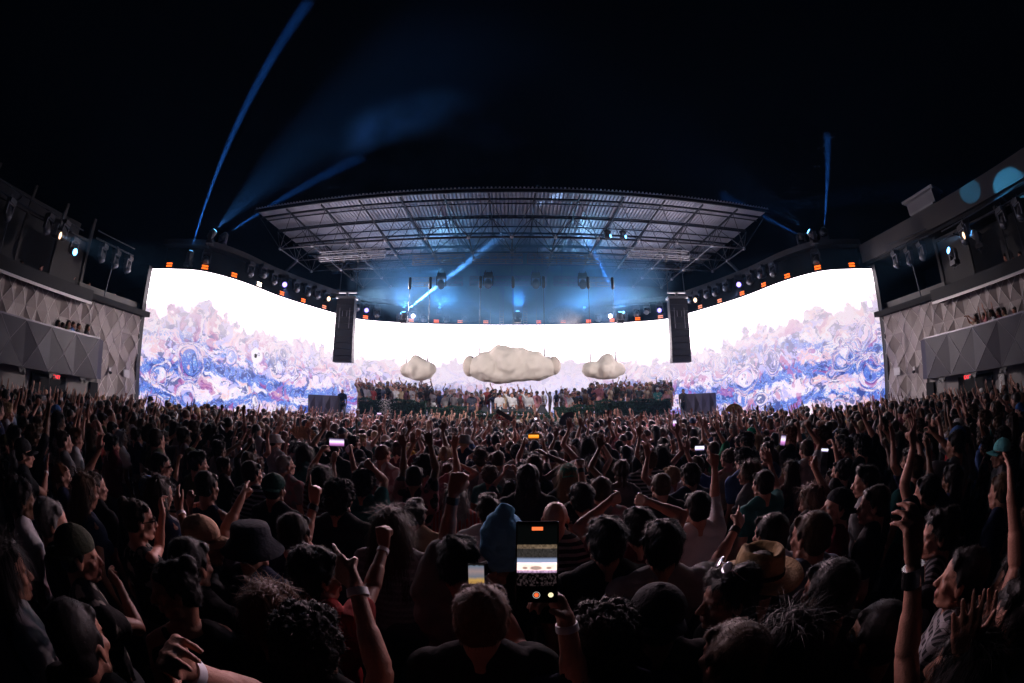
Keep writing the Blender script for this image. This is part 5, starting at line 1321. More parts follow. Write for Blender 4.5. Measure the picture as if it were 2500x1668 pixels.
h43 = hero(1303, 1122, 'person holding a wide phone high with both arms at the centre', 'short', 'dark', 'tan', 'black', L_=A((1280, 1080), (1262, 1125), (1290, 1066), 'grip', .50), R_=A((1326, 1080), (1338, 1130), (1317, 1066), 'grip', .50), vox=.0085)
hero(1288, 1168, 'person with long dreadlocks in a black tee at the centre', 'dreads', 'black', 'brown', 'black', vox=.0075, sc_=1.05)
hero(1387, 1160, 'blond person in a green backwards cap at the centre', 'long', 'blond', 'pale', 'black', fem=1, hat='cap_back', hatcol=(.015, .22, .14), vox=.0075)
hero(1465, 1196, 'man with light brown cropped hair in a grey tee, above the bald man', 'short', 'brown', 'light', 'grey', vox=.0068)
hero(1420, 1215, 'person with dark hair raising a fist with a dark bracelet right of the green cap', 'messy', 'black', 'light', 'black', L_=A((1417, 1140), (1420, 1215), (1415, 1110), 'fist', .50), vox=.0075, extra=[('watch', -1)])
hero(1612, 1185, 'cropped headed man in dark shirt right of centre', 'buzz', 'brown', 'light', 'black', vox=.0075)
hero(1684, 1160, 'person with thick dark hair in front of the pointing patterned sleeve', 'messy', 'dark', 'light', 'navy', vox=.0075)
hero(1828, 1152, 'woman with long brown hair in profile looking left', 'wavy', 'brown', 'light', 'grey', fem=1, turn=-30, yaw=-30, vox=.0075)
hero(1174, 1118, 'man with curly brown hair and wide grey back at the centre', 'curly', 'brown', 'tan', 'grey', vox=.0075)
hero(1216, 1122, 'man with short brown hair in pale tee just right of the curly head', 'short', 'brown', 'light', 'pale grey', vox=.0075)
hero(60, 1105, 'man in black cap in profile with bare hand raised at the left edge', 'buzz', 'black', 'light', 'black', hat='cap', R_=A((114, 1150), (105, 1215), (118, 1090), 'open', .44), turn=10, vox=.0075, extra=[('band', 1)])
hero(508, 1185, 'person in a navy tank top with short dark hair, left middle', 'short', 'black', 'tan', 'navy', sleeve=0, vox=.0075)
hero(617, 1155, 'man with slick dark hair facing right, left of the dark green cap', 'short', 'dark', 'light', 'black', yaw=15, vox=.0075)
hero(672, 1192, 'person in a dark green backwards cap in the left middle', 'short', 'black', 'tan', 'black', hat='cap_back', hatcol=(.012, .05, .04), vox=.0075)
hero(698, 1135, 'man with close cropped grey hair and head tilted back', 'buzz', 'grey', 'light', 'grey', yaw=25, pitch=12, vox=.0075)
hero(942, 1078, 'person in a white backwards cap, left of centre', 'short', 'dark', 'light', 'grey', hat='cap_back', hatcol=(.55, .50, .50), vox=.0085)
hero(1010, 1068, 'person in a white bucket hat, left of centre', 'short', 'dark', 'light', 'beige', hat='bucket', hatcol=(.66, .62, .62), vox=.0085)
hero(1833, 1058, 'person in a bright green cap towards the right side', 'short', 'dark', 'light', 'black', hat='cap_back', hatcol=(.01, .30, .15), vox=.0085)
hero(2150, 1055, 'person with raised bent arm and open hand before the right wall', 'short', 'black', 'tan', 'black', L_=A((2078, 1030), (2100, 1080), (2060, 1000), 'open', .5), vox=.0085)
hero(2052, 1150, 'person with raised wrist and pinched fingers, right middle', 'bun', 'black', 'light', 'black', L_=A((2038, 1090), (2045, 1150), (2028, 1068), 'relaxed', .48), fem=1, vox=.0085)
hero(1985, 1220, 'person with reddish wavy hair looking down, right middle', 'wavy', 'auburn', 'light', 'black', L_=A((1985, 1135), (1980, 1200), (2000, 1118), 'grip', .46), fem=1, vox=.0075, yaw=-25, pitch=-15)
hero(2110, 1175, 'bearded man in profile facing left with quiff, right middle', 'quiff', 'black', 'light', 'grey', turn=-25, yaw=-15, vox=.0075)
hero(2130, 1230, 'man with thick eyebrows facing left in front of the quiff', 'short', 'dark', 'light', 'black', turn=-25, yaw=-15, vox=.0075)
hero(485, 1130, 'bearded man in olive shirt facing right, left middle', 'quiff', 'black', 'light', 'olive', yaw=25, vox=.0075)
hero(395, 1135, 'man with black side parting and glasses facing right', 'short', 'black', 'light', 'black', yaw=28, glasses='on', vox=.0075)
hero(275, 1085, 'person with arm bent high over the head before the left wall', 'messy', 'black', 'light', 'maroon', R_=A((245, 1050), (268, 1090), (232, 1025), 'open', .45), vox=.0085)

# phones held up
def phone_px(px, py, dist, w, h, state, lab, roll=0, grp='phones held up in the crowd', tilt=0):
    d = ray(px, py); p = CAM+d*dist; up = Vector((0, 0, 1)); y = Vector((d.x, d.y, d.z*.6)).normalized(); x = y.cross(up).normalized(); z = x.cross(y)
    m = Matrix((x, y, z)).transposed() @ Matrix.Rotation(R(roll), 3, 'Y') @ Matrix.Rotation(R(tilt), 3, 'X')
    return phone_object(p, m, w, h, state, lab, group=grp)
bp = phone_px(1311, 1374, .80, .078, .160, 'concert', 'big bright phone held up at the bottom centre filming the stage')
for (x, z, r, c) in ((0, -.0635, .0042, 'rec'), (.026, -.0635, .0048, 'cream'), (0, .066, 0, 'bar')):
    mb = MB()
    if c == 'bar': mb.box((0, -.0052, .066), (.020, .001, .0065))
    else: mb.lathe([(r, 0), (r, .0008)], 20, (x, -.0050, z), Matrix.Rotation(R(90), 3, 'X'))
    mb.build({'rec': 'record_button', 'cream': 'round_button', 'bar': 'recording_mark'}[c], mat('ui_'+c, (.1, .1, .1), .3, emit={'rec': (.9, .12, .03), 'cream': (.85, .75, .45), 'bar': (1, .18, .05)}[c], estr=1.3), bp)
mb = MB(); mb.lathe([(.0066, 0), (.0066, .0006), (.0058, .0006), (.0058, 0)], 22, (0, -.0050, -.0635), Matrix.Rotation(R(90), 3, 'X'), caps=False); mb.build('button_ring', mat('ui_ring', (.1, .1, .1), .3, emit=(.5, .5, .45), estr=1), bp)
phone_px(1163, 1414, 1.72, .066, .135, 'sunset', 'small phone showing a sunset above the auburn head at bottom centre')
def phone_hands(H, state, lab, w=.155, h=.076):
    t, B, M = H; a = M @ B['joints'][1][2]; b = M @ B['joints'][-1][2]; c = (a+b)/2+Vector((0, .03, .085))
    d = (c-CAM).normalized(); x = d.cross(Vector((0, 0, 1))).normalized(); z = x.cross(d)
    return phone_object(c, Matrix((x, d, z)).transposed(), w, h, state, lab, group='phones held up in the crowd')
phone_hands(h38, 'purple', 'wide phone held up by the long haired woman left of centre')
phone_hands(h43, 'orange', 'wide phone with orange screen held high at the centre')
phone_px(1111, 1108, 6.2, .075, .155, 'orange', 'upright phone with orange screen between curly heads at the centre', -8)
phone_px(1708, 1094, 6.5, .155, .076, 'white', 'small wide bright phone held up right of centre')
phone_px(926, 1010, 15.0, .16, .08, 'purple', 'distant purple lit phone before the flowered hedge')
phone_px(1434, 1028, 13.0, .08, .16, 'white', 'distant bright upright phone right of the big cloud below the hedge')
phone_px(1647, 1033, 10.5, .09, .18, 'purple', 'distant upright violet phone below the right stairs')
phone_px(1308, 1023, 15, .09, .12, 'white', 'distant tiny bright phone under the performers table')
phone_px(1452, 1040, 12, .09, .13, 'purple', 'distant pink phone low in the crowd right of the hedge fan')
phone_px(1912, 1075, 6.0, .075, .15, 'purple', 'upright phone with dim violet screen at the right middle', 8)
phone_px(2010, 1098, 5.6, .15, .075, 'white', 'wide phone lit white in raised hands at the right middle', 6, tilt=50)
# cigarette and hand fans
d = ray(232, 1394); mb = MB(); c = CAM+d*2.15; mb.tube((-.035, 0, 0), (.035, .0, .003), .004, n=8); o = mb.build('cigarette', mat('cig', (.7, .7, .68), .7)); o.location = c; o.rotation_euler = (0, 0, R(20)); tag(o, 'thin white cigarette at the lips of the man in backwards cap', 'cigarette')
def fan(px, py, dist, rad, m, lab, rot, m2=None):
    d = ray(px, py); p = CAM+d*dist; t = empty('hand_fan', p, math.atan2(-d.x, d.y), lab, 'hand fan', 'folding fans held up in the crowd')
    n = 18; mb = MB(); sk = MB(); rotm = Matrix.Rotation(R(rot), 3, 'Y')
    for i in range(n):
        a0 = R(-80+160*i/n); a1 = R(-80+160*(i+1)/n); am = (a0+a1)/2
        q = [Vector((math.sin(a)*r_, dy, math.cos(a)*r_)) for a, r_, dy in ((a0, rad*.35, 0), (a0, rad, 0), (am, rad, -.02), (am, rad*.35, -.01), (a1, rad, 0), (a1, rad*.35, 0))]
        q = [rotm @ v for v in q]; mb.add(q, [(0, 1, 2, 3), (3, 2, 4, 5)])
        sk.tube(rotm @ Vector((0, 0, 0)), rotm @ Vector((math.sin(am)*rad, -.012, math.cos(am)*rad)), .005, n=4)
    mb.build('fan_leaf', m, t); sk.build('fan_ribs', m2 or M_black, t)
fan(737, 1085, 8.0, .34, mat('tan_fan', (.50, .30, .16), .6, var=.3, vscale=30), 'tan folding fan held up on edge left of centre', 35)
fan(1392, 1032, 13.5, .34, mat('black_fan', (.03, .03, .035), .6), 'black folding fan spread before the hedge right of centre', -50)
fan(1792, 1010, 13.0, .30, mat('gold_fan', (.50, .36, .15), .6, var=.3, vscale=20), 'golden folding fan raised in front of the right side screen', 10)
# red banner fan with pale lettering strip in the crowd centre
d = ray(1226, 1024); p = CAM+d*12.0
t = empty('lettered_fan', p, 0, 'dark fan with a red band of white capitals near the stage front', 'hand fan')
fan_rot = R(32); mb = MB()
mb.box((0, 0, 0), (.46, .012, .13), Matrix.Rotation(fan_rot, 3, 'Y')); mb.build('red_band', mat('banner_red', (.45, .02, .03), .6), t)
mb = MB(); mb.box((.06, .01, .12), (.50, .012, .12), Matrix.Rotation(fan_rot, 3, 'Y')); mb.build('dark_leaf', M_black, t)
tc_ = bpy.data.curves.new('t', 'FONT'); tc_.body = 'LOOPY'; tc_.size = .14; tc_.extrude = .002; tc_.align_x = 'CENTER'; tc_.align_y = 'CENTER'
to = bpy.data.objects.new('t', tc_); COL.objects.link(to); me = bpy.data.meshes.new_from_object(to.evaluated_get(bpy.context.evaluated_depsgraph_get())); bpy.data.objects.remove(to)
me.materials.clear(); me.materials.append(mat('banner_white', (.75, .72, .72), .6)); o = link('lettering', me, None, t); o.rotation_euler = (R(90), fan_rot, 0); o.location = (0, -.012, 0); o.rotation_mode = 'XYZ'
o.rotation_euler = (Matrix.Rotation(fan_rot, 3, 'Y') @ Matrix.Rotation(R(90), 3, 'X')).to_euler()

# ---------------------------------------------------------------- generic bodies shared by the rest of the crowd
def up(q, x, y, z, h='open', n=(0, 1, 0), d=None, pole=None):
    a = dict(w=(q*x, y, z), hand=h, n=n, pole=pole or (q*.9, -.2, -.5))
    if d: a['d'] = (q*d[0], d[1], d[2])
    return a
POSES = {
 'down': [lambda q: arm_down(q)]*2,
 'right_up': [lambda q: up(q, .24, .16, 1.88, 'open', d=(.05, .1, 1)), lambda q: arm_down(q)],
 'left_up': [lambda q: arm_down(q), lambda q: up(q, .20, .22, 1.86, 'open', d=(.0, .2, 1))],
 'both_up': [lambda q: up(q, .30, .10, 1.88, 'wide', d=(.15, .0, 1)), lambda q: up(q, .26, .14, 1.88, 'open', d=(.1, .1, 1))],
 'both_forward': [lambda q: up(q, .17, .38, 1.70, 'relaxed', n=(0, .3, -1), d=(.1, .7, .6)), lambda q: up(q, .14, .40, 1.66, 'relaxed', n=(0, .3, -1), d=(.1, .7, .6))],
 'fist_up': [lambda q: up(q, .22, .18, 1.84, 'fist', d=(0, .1, 1)), lambda q: arm_down(q, .6)],
 'point_up': [lambda q: arm_down(q, .5), lambda q: up(q, .24, .26, 1.80, 'point', d=(.0, .35, .9))],
 'phone_up': [lambda q: up(q, .075, .34, 1.78, 'grip', n=(-q, .2, 0), d=(-.1, .1, 1)), lambda q: up(q, .075, .34, 1.78, 'grip', n=(-q, .2, 0), d=(-.1, .1, 1))],
 'bent': [lambda q: up(q, .30, .22, 1.52, 'relaxed', d=(.05, .2, 1), pole=(q*.5, -.3, -1)), lambda q: arm_down(q)],
 'head_touch': [lambda q: up(q, .13, .05, 1.74, 'relaxed', n=(-q, 0, -.5), d=(-.6, 0, .5), pole=(q, .1, .2)), lambda q: up(q, .25, .2, 1.15, 'relaxed', d=(-.3, .9, .2))],
}
POSEWORD = {'down': 'arms down', 'right_up': 'right arm up', 'left_up': 'left arm up', 'both_up': 'both arms up', 'both_forward': 'both hands stretched forward', 'fist_up': 'one fist up', 'point_up': 'one finger pointing up', 'phone_up': 'both hands raised together', 'bent': 'one arm bent', 'head_touch': 'one hand on head'}
PROTO = []
rp_ = random.Random(21)
plist = [('down', 0, 0), ('down', 1, 10), ('down', 0, -14), ('down', 1, -6), ('down', 0, 18), ('right_up', 0, 5), ('right_up', 1, -15), ('left_up', 0, 12), ('left_up', 1, -5), ('both_up', 0, 0), ('both_up', 1, 15), ('both_forward', 0, -8), ('fist_up', 0, 10), ('point_up', 0, -18), ('phone_up', 1, 0), ('bent', 0, 24), ('head_touch', 1, 8), ('bent', 1, -30)]
for nm, fem, yaw in plist:
    fs = POSES[nm]
    sp = dict(arms={1: fs[0](1), -1: fs[1](-1)}, yaw=yaw, pitch=rp_.uniform(-6, 9), roll=rp_.uniform(-6, 6), fem=fem, sleeve=(0 if fem and rp_.random() < .6 else rp_.choice([.45, .5, .6, 1.0])))
    PROTO.append((nm, fem, build_body(sp, .0095), build_body(sp, .021) if True else None))
print('protos done')
# ---------------------------------------------------------------- where the crowd stands
rc = random.Random(99)
def ok(x, y, r):
    for (a, b, rr_) in TAKEN:
        if (a-x)**2+(b-y)**2 < (r+rr_)**2*.72: return False
    return True
def xlim(y): 
    if y < 12.6: return 15.5
    if y < 14.4: return 12.9
    if y < 19: return 11.4
    return 10.6
pts = []
for it in range(42000):
    y = rc.uniform(-1.5, 20.2); x = rc.uniform(-15.5, 15.5)
    if abs(x) > xlim(y): continue
    dd = math.hypot(x, y)
    if dd < 1.75 or (y < 1.0 and abs(x) < 2.6) or (y < 0 and dd < 4) or y < abs(x)*.12-.4: continue
    if dd < 2.6 and rc.random() < .6: continue
    r = .27+.10*min(dd/14, 1)*0
    if ok(x, y, r): TAKEN.append((x, y, r)); pts.append((x, y))
pts.sort(key=lambda p: math.hypot(p[0], p[1]))
print('crowd places', len(pts), 'heroes', len(HEROES))
heropx = [(h[3], h[4], math.hypot(h[1], h[2])) for h in HEROES]
def attributes(r, fem=None):
    sk = r.choices(list(SKINS), [3, 4, 3, 2, 1])[0]; hc = r.choices(['black', 'dark', 'brown', 'auburn', 'blond', 'grey'], [5, 5, 3, .6, 1, .3])[0]
    sh = r.choices(list(CLO), [10, 4, 3, 2, 2.6, .8, 1, 1, 1, .7, .5, .4, .5, 1])[0]
    if fem: hr = r.choices(['long', 'wavy', 'bob', 'bun', 'ponytail', 'curly'], [5, 4, 1, 2, 2, 1])[0]
    else: hr = r.choices(['short', 'buzz', 'messy', 'curly', 'quiff', 'afro', 'bald', 'dreads'], [5, 2, 4, 3, 2, .6, .5, .3])[0]
    hat = None; hcl = (.02, .02, .02); hn = ''
    if r.random() < .13 and hr in ('short', 'buzz', 'messy', 'long'):
        hat = r.choice(['cap', 'cap_back', 'cap_back', 'bucket']); hn, hcl = r.choice([('black', (.015, .015, .018)), ('grey', (.18, .18, .19)), ('white', (.5, .48, .48)), ('blue', (.04, .10, .25)), ('maroon', (.14, .02, .03)), ('olive', (.06, .06, .03))])
    return sk, hc, sh, hr, hat, hcl, hn
NIND = 300-len(HEROES)-26
landmarks = [('the blue beanie', 1228, 1318), ('the bald man', 1355, 1262), ('the fedora', 1845, 1380), ('the beige cap', 500, 1318), ('the black bucket hat', 620, 1330), ('the red tee', 778, 1400), ('the woman with sunglasses', 340, 1264), ('the navy tank top', 508, 1185),
 ('the green backwards cap', 1387, 1160), ('the dreadlocks', 1288, 1168), ('the white bucket hat', 1010, 1068), ('the white cap', 942, 1078), ('the bright green cap', 1833, 1058), ('the turquoise cap', 2442, 1105), ('the silver bracelet', 2216, 1255), ('the tan fan', 737, 1085),
 ('the peace sign', 2222, 1040), ('the spread hands', 1013, 1080), ('the pointing sleeve', 1745, 1150), ('the dark green cap', 672, 1192), ('the waving hand', 1878, 1110), ('the grey haired man', 131, 1272), ('the quiff', 2110, 1175), ('the left black door', 140, 960), ('the right black door', 2370, 960),
 ('the left side screen', 560, 1000), ('the right side screen', 1950, 1000), ('the left speaker tower', 850, 1000), ('the right speaker tower', 1655, 1000), ('the flowered hedge', 950, 1010), ('the right hedge', 1540, 1010), ('the performers table', 1250, 1020), ('the left screen edge', 345, 1000), ('the right screen edge', 2155, 1000), ('the raised sleeve', 1105, 1200), ('the olive shirt', 485, 1150), ('the wide orange phone', 1303, 1066)]
def proj(p):
    v = Vector(p)-CAM; cyy = v.y*math.cos(PITCH)+v.z*math.sin(PITCH); cz = v.z*math.cos(PITCH)-v.y*math.sin(PITCH); t = math.atan2(math.hypot(v.x, cz), cyy); r_ = 2*FPX*math.sin(t/2); h = math.hypot(v.x, cz)
    return 1250+v.x/h*r_, 834-cz/h*r_
used_labels = set(h[0]['label'] for h in HEROES)
def make_label(shirt, hair, hc, pose, hat, hn, x, y, z=1.64):
    px, py = proj((x, y, z)); hd = ('%s %s' % (hn, {'cap': 'cap', 'cap_back': 'backwards cap', 'bucket': 'bucket hat'}[hat])) if hat else ('shaved head' if hair == 'bald' else '%s %s hair' % ({'buzz': 'cropped', 'bun': 'tied up', 'quiff': 'quiffed', 'dreads': 'dreadlocked', 'ponytail': 'ponytail'}.get(hair, hair), hc))
    ls = sorted(landmarks, key=lambda l: (l[1]-px)**2+((l[2]-py)*2.2)**2)
    for l in ls[:9]:
        dx = px-l[1]; dy = py-l[2]
        rel = ('right of' if dx > 0 else 'left of') if abs(dx) > abs(dy)*1.6 else ('in front of' if dy > 0 else 'behind')
        far = 'far ' if math.hypot(dx, dy) > 130 else 'just '
        for pre in ((far if 'of' in rel[-2:] and rel.startswith(('right', 'left')) else ''),):
            s = 'person in %s top, %s, %s, %s%s %s' % (shirt, hd, POSEWORD[pose], pre, rel, l[0])
            if len(s.split()) > 16: s = 'person in %s, %s, %s, %s%s %s' % (shirt, hd, POSEWORD[pose].replace('one ', '').replace('stretched ', ''), pre, rel, l[0])
            if len(s.split()) <= 16 and s not in used_labels: used_labels.add(s); return s
    s = 'person in %s top, %s, %s' % (shirt, hd, POSEWORD[pose]); k = 0
    while s in used_labels and k < len(ls): s = 'person in %s, %s, %s, near %s' % (shirt, hd, POSEWORD[pose], ls[k][0]); k += 1
    used_labels.add(s); return s
made = 0; rest = []
for (x, y) in pts:
    sc_ = min(1.08, max(.88, rc.gauss(.985, .05)))
    px, py = proj((x, y, 1.64*sc_)); dd = math.hypot(x, y)
    vis = -60 < px < 2560 and py < 1760
    bad = any(abs(px-a) < 34*(4.0/dd)**.5*2.2/ (1 if dd > 2 else .8) and abs(py-b) < 60 and dd < c for a, b, c in heropx) if dd < 5 else False
    if dd < 3.2: pw = {'down': 5, 'bent': 1, 'head_touch': .5}
    else: pw = {'down': 3.8, 'right_up': 1.6, 'left_up': 1.6, 'both_up': 1.5, 'both_forward': 1.0, 'fist_up': .8, 'point_up': .7, 'phone_up': .5, 'bent': 1.3, 'head_touch': .6} if dd < 9 else {'down': 2.8, 'right_up': 2, 'left_up': 2, 'both_up': 2.2, 'both_forward': 1.4, 'fist_up': .9, 'point_up': .6, 'phone_up': .5, 'bent': 1, 'head_touch': .5}
    cand = [(p, pw.get(p[0], 0)) for p in PROTO]; pr = rc.choices([c[0] for c in cand], [c[1] for c in cand])[0]
    if bad: continue
    sk, hc, sh, hr, hat, hcl, hn = attributes(rc, pr[1]); rz = face_rz(x, y, rc.uniform(-3, 3))+R(rc.gauss(0, 9))
    if made < NIND and vis:
        sp = dict(loc=(x, y, 0), rz=rz, scale=sc_, skin=SKINS[sk], shirt=CLO[sh], hair=hr, hcol=HCOL[hc], hat=hat, hatcol=hcl, label=make_label(sh, hr, hc, pr[0], hat, hn, x, y), group=GC)
        make_person(sp, pr[2], 1); made += 1
    elif vis or dd < 8 or y > 0: rest.append((x, y, 0, rz, sc_, pr, SKINS[sk], HCOL[hc], CLO[sh], hr, hat, hcl))
print('individuals', made, 'rest', len(rest))

# ---------------------------------------------------------------- guests on stage and balconies
def single(px, py, y, zf, label, shirt, pose, hair='short', hc='dark', skin='light', fem=None, rz=None, hat=None, hatcol=(.02, .02, .02), grp=None, x=None, sc_=1.0, faces=(0, 0)):
    if x is None: p = at_y(px, py, y)
    else: p = at_x(px, py, x)
    z = p.z-1.64*sc_ if zf is None else zf
    prs = [q for q in PROTO if q[0] == pose and (fem is None or q[1] == fem)] or [q for q in PROTO if q[0] == pose]
    r_ = face_rz(p.x, p.y, *faces) if rz is None else rz
    sp = dict(loc=(p.x, p.y, z), rz=r_, scale=sc_, skin=SKINS[skin], shirt=CLO[shirt], hair=hair, hcol=HCOL[hc], hat=hat, hatcol=hatcol, label=label, group=grp)
    return make_person(sp, prs[0][2], 1)
SG = 'performers and guests on the stage'
single(1220, 975, 22.3, ST, 'performer in white tee and cap standing left at the decks', 'white', 'down', hat='cap', grp=SG)
single(1250, 976, 22.3, ST, 'performer in white tee at the middle of the decks with one arm raised', 'white', 'right_up', grp=SG)
single(1291, 974, 22.3, ST, 'performer in pale tee and cap right at the decks with one arm raised', 'white', 'right_up', hat='cap_back', grp=SG)
single(1152, 976, 22.3, ST, 'guest in navy tee left of the decks', 'navy', 'down', grp=SG)
single(1412, 974, 22.6, ST, 'man in dark jacket standing in profile right of the decks', 'black', 'down', hat='cap', grp=SG, rz=R(120))
single(836, 955, 21.6, None, 'bald man in navy polo standing beside the left stage stairs', 'navy', 'down', hair='bald', grp=SG)
single(1605, 952, 22.0, None, 'man in teal tee and cap at the right end of the stage hedge', 'teal', 'down', hat='cap', hatcol=(.5, .5, .5), grp=SG)
single(1668, 955, 21.6, None, 'man in black suit standing near the right stage stairs', 'black', 'down', grp=SG)
single(1625, 957, 22.0, None, 'guest in orange pink tee beside the teal tee on stage', 'pink', 'down', grp=SG)
single(308, 975, 12.0, .35, 'man in white hat raised above the crowd near the left screen edge', 'grey', 'down', hat='bucket', hatcol=(.6, .57, .55), grp=SG, faces=(0, 24))
single(367, 982, 12.3, .2, 'person in loose white shirt and black hat before the left screen', 'white', 'down', hair='long', hat='bucket', grp=SG, faces=(0, 24))
single(777, 1016, 18.5, None, 'person in a yellow tee near the left stage block', 'yellow', 'down', grp=SG, faces=(0, 24))
BG = 'guests leaning over the balconies'
for k, (px, py, x, lab, sh, pose, hr) in enumerate([
    (142, 790, -15.35, 'long haired guest leftmost on the left lower balcony', 'black', 'down', 'long'), (153, 795, -15.6, 'short guest second from left on the left lower balcony', 'maroon', 'down', 'short'), (167, 790, -15.35, 'long haired guest in the middle of the left lower balcony group', 'olive', 'bent', 'long'),
    (179, 793, -15.35, 'guest in blue tee on the left lower balcony', 'blue', 'down', 'short'), (192, 797, -15.35, 'guest in black second from the end of the left lower balcony', 'black', 'down', 'short'), (214, 800, -15.35, 'long haired guest at the end of the left lower balcony', 'black', 'down', 'long'),
    (2383, 775, 15.35, 'guest in pale top leftmost on the right lower balcony', 'beige', 'both_forward', 'long'), (2403, 772, 15.35, 'guest with arms out second on the right lower balcony', 'pink', 'both_up', 'long'), (2420, 764, 15.4, 'guest in white top in the middle of the right lower balcony', 'white', 'bent', 'wavy'),
    (2437, 762, 15.4, 'dark haired guest right of middle on the right lower balcony', 'maroon', 'right_up', 'long'), (2451, 760, 15.4, 'guest in beige top on the right lower balcony', 'beige', 'down', 'bob'), (2477, 758, 15.4, 'guest in black rightmost on the right lower balcony', 'black', 'down', 'short')]):
    single(px, py, None, None, lab, sh, pose, hr, skin='tan', x=x, grp=BG, faces=(0, 20))
for k, (px, py, x, lab, sh) in enumerate([(52, 645, -17.0, 'guest in dark top leftmost on the left upper balcony', 'black'), (100, 655, -17.0, 'guest second on the left upper balcony', 'maroon'), (161, 680, -17.0, 'guest in white top on the left upper balcony', 'white'),
    (179, 682, -17.0, 'guest in black beside the white top on the left upper balcony', 'black'), (216, 695, -17.0, 'guest at the end of the left upper balcony', 'pale grey'), (278, 722, -17.0, 'long haired guest behind the left parapet near the screen', 'maroon'),
    (2455, 628, 17.0, 'guest on the right upper balcony beside the lamps', 'maroon'), (2490, 622, 17.0, 'guest rightmost on the right upper balcony', 'black')]):
    single(px, py, None, None, lab, sh, 'bent' if k % 2 else 'down', 'long' if k % 3 == 0 else 'short', x=x, grp=BG, skin='light', faces=(0, 20))

# ---------------------------------------------------------------- far crowd and massed stage guests: one object each
M_far = bpy.data.materials.new('crowd_people'); M_far.use_nodes = True
_n = M_far.node_tree; _a = _n.nodes.new('ShaderNodeAttribute'); _a.attribute_name = 'tint'; _n.links.new(_a.outputs['Color'], _n.nodes['Principled BSDF'].inputs['Base Color']); _n.nodes['Principled BSDF'].inputs['Roughness'].default_value = .6
LOWC = {}
def arrays(me, zcut=None):
    n = len(me.vertices); co = np.empty(n*3); me.vertices.foreach_get('co', co); co = co.reshape(-1, 3)
    me.calc_loop_triangles(); m = len(me.loop_triangles); tr = np.empty(m*3, np.int64); me.loop_triangles.foreach_get('vertices', tr); tr = tr.reshape(-1, 3)
    if zcut is not None:
        keep = (co[tr][:, :, 2].min(1) > zcut); tr = tr[keep]; us = np.unique(tr); mp = np.full(n, -1); mp[us] = np.arange(len(us)); co = co[us]; tr = mp[tr]
    return co, tr
HAIRLOW = {}
def hairlow(k):
    if k not in HAIRLOW:
        s = Sh()
        if k == 'bald': HAIRLOW[k] = None; return None
        if k in ('long', 'wavy', 'dreads', 'bob', 'ponytail'):
            s.ell((0, -.022, .045), (.09, .105, .092), lo=True); s.cap((0, -.06, .0), (0, -.085, -.26 if k != 'bob' else -.12), .075, .05, n=8)
        elif k in ('curly', 'afro', 'messy'): s.ell((0, -.024, .05), (.108, .118, .108), lo=True)
        else: s.ell((0, -.022, .043), (.088, .103, .090), lo=True)
        me = s.mb.mesh('t'); HAIRLOW[k] = arrays(me)
    return HAIRLOW[k]
def hatlow(k):
    if ('h', k) not in HAIRLOW:
        s = Sh(); s.ell((0, -.018, .055), (.098, .115, .092), lo=True)
        q = 1 if k == 'cap' else -1
        if k == 'bucket': s.ell((0, -.012, .04), (.15, .165, .018), lo=True)
        else: s.ell((0, q*.10-.01, .045), (.078, .075, .012), lo=True)
        HAIRLOW[('h', k)] = arrays(s.mb.mesh('t'))
    return HAIRLOW[('h', k)]
def mass(name, people, label, zc=1.0):
    CO = []; TR = []; TI = []; off = 0
    for (x, y, z, rz, sc_, pr, sk, hc, sh, hr, hat, hcl) in people:
        key = (id(pr[3]), zc)
        if key not in LOWC: LOWC[key] = (arrays(pr[3]['body'], zc), arrays(pr[3]['shirt'], zc))
        c, s = math.cos(rz), math.sin(rz); Rm = np.array([[c, -s, 0], [s, c, 0], [0, 0, 1]])*sc_; B = pr[3]
        hm = np.array(B['hr']); hp = np.array(B['H'](0, 0, 0))
        parts = [(LOWC[key][0], sk, None), (LOWC[key][1], sh, None)]
        if hairlow(hr) is not None: parts.append((hairlow(hr), hc, 1))
        if hat: parts.append((hatlow(hat), hcl, 1))
        for (co, tr), col, ish in parts:
            p = co @ hm.T+hp if ish else co
            p = p @ Rm.T+np.array([x, y, z]); CO.append(p); TR.append(tr+off); TI.append(np.tile(np.array([*col, 1.0]), (len(p), 1))); off += len(p)
    co = np.vstack(CO); tr = np.vstack(TR); ti = np.vstack(TI)
    me = bpy.data.meshes.new(name); me.vertices.add(len(co)); me.vertices.foreach_set('co', co.ravel()); me.loops.add(tr.size); me.loops.foreach_set('vertex_index', tr.ravel().astype(np.int32))
    me.polygons.add(len(tr)); me.polygons.foreach_set('loop_start', np.arange(0, tr.size, 3, dtype=np.int32)); me.polygons.foreach_set('use_smooth', np.ones(len(tr), bool)); me.update(calc_edges=True)
    at = me.color_attributes.new('tint', 'FLOAT_COLOR', 'POINT'); at.data.foreach_set('color', ti.astype(np.float32).ravel())
    me.materials.append(M_far); o = link(name, me); tag(o, label, 'crowd', kind='stuff'); print(name, len(people), len(tr)); return o
mass('crowd', rest, 'far part of the packed crowd facing the stage')
guests = []; rg = random.Random(5)
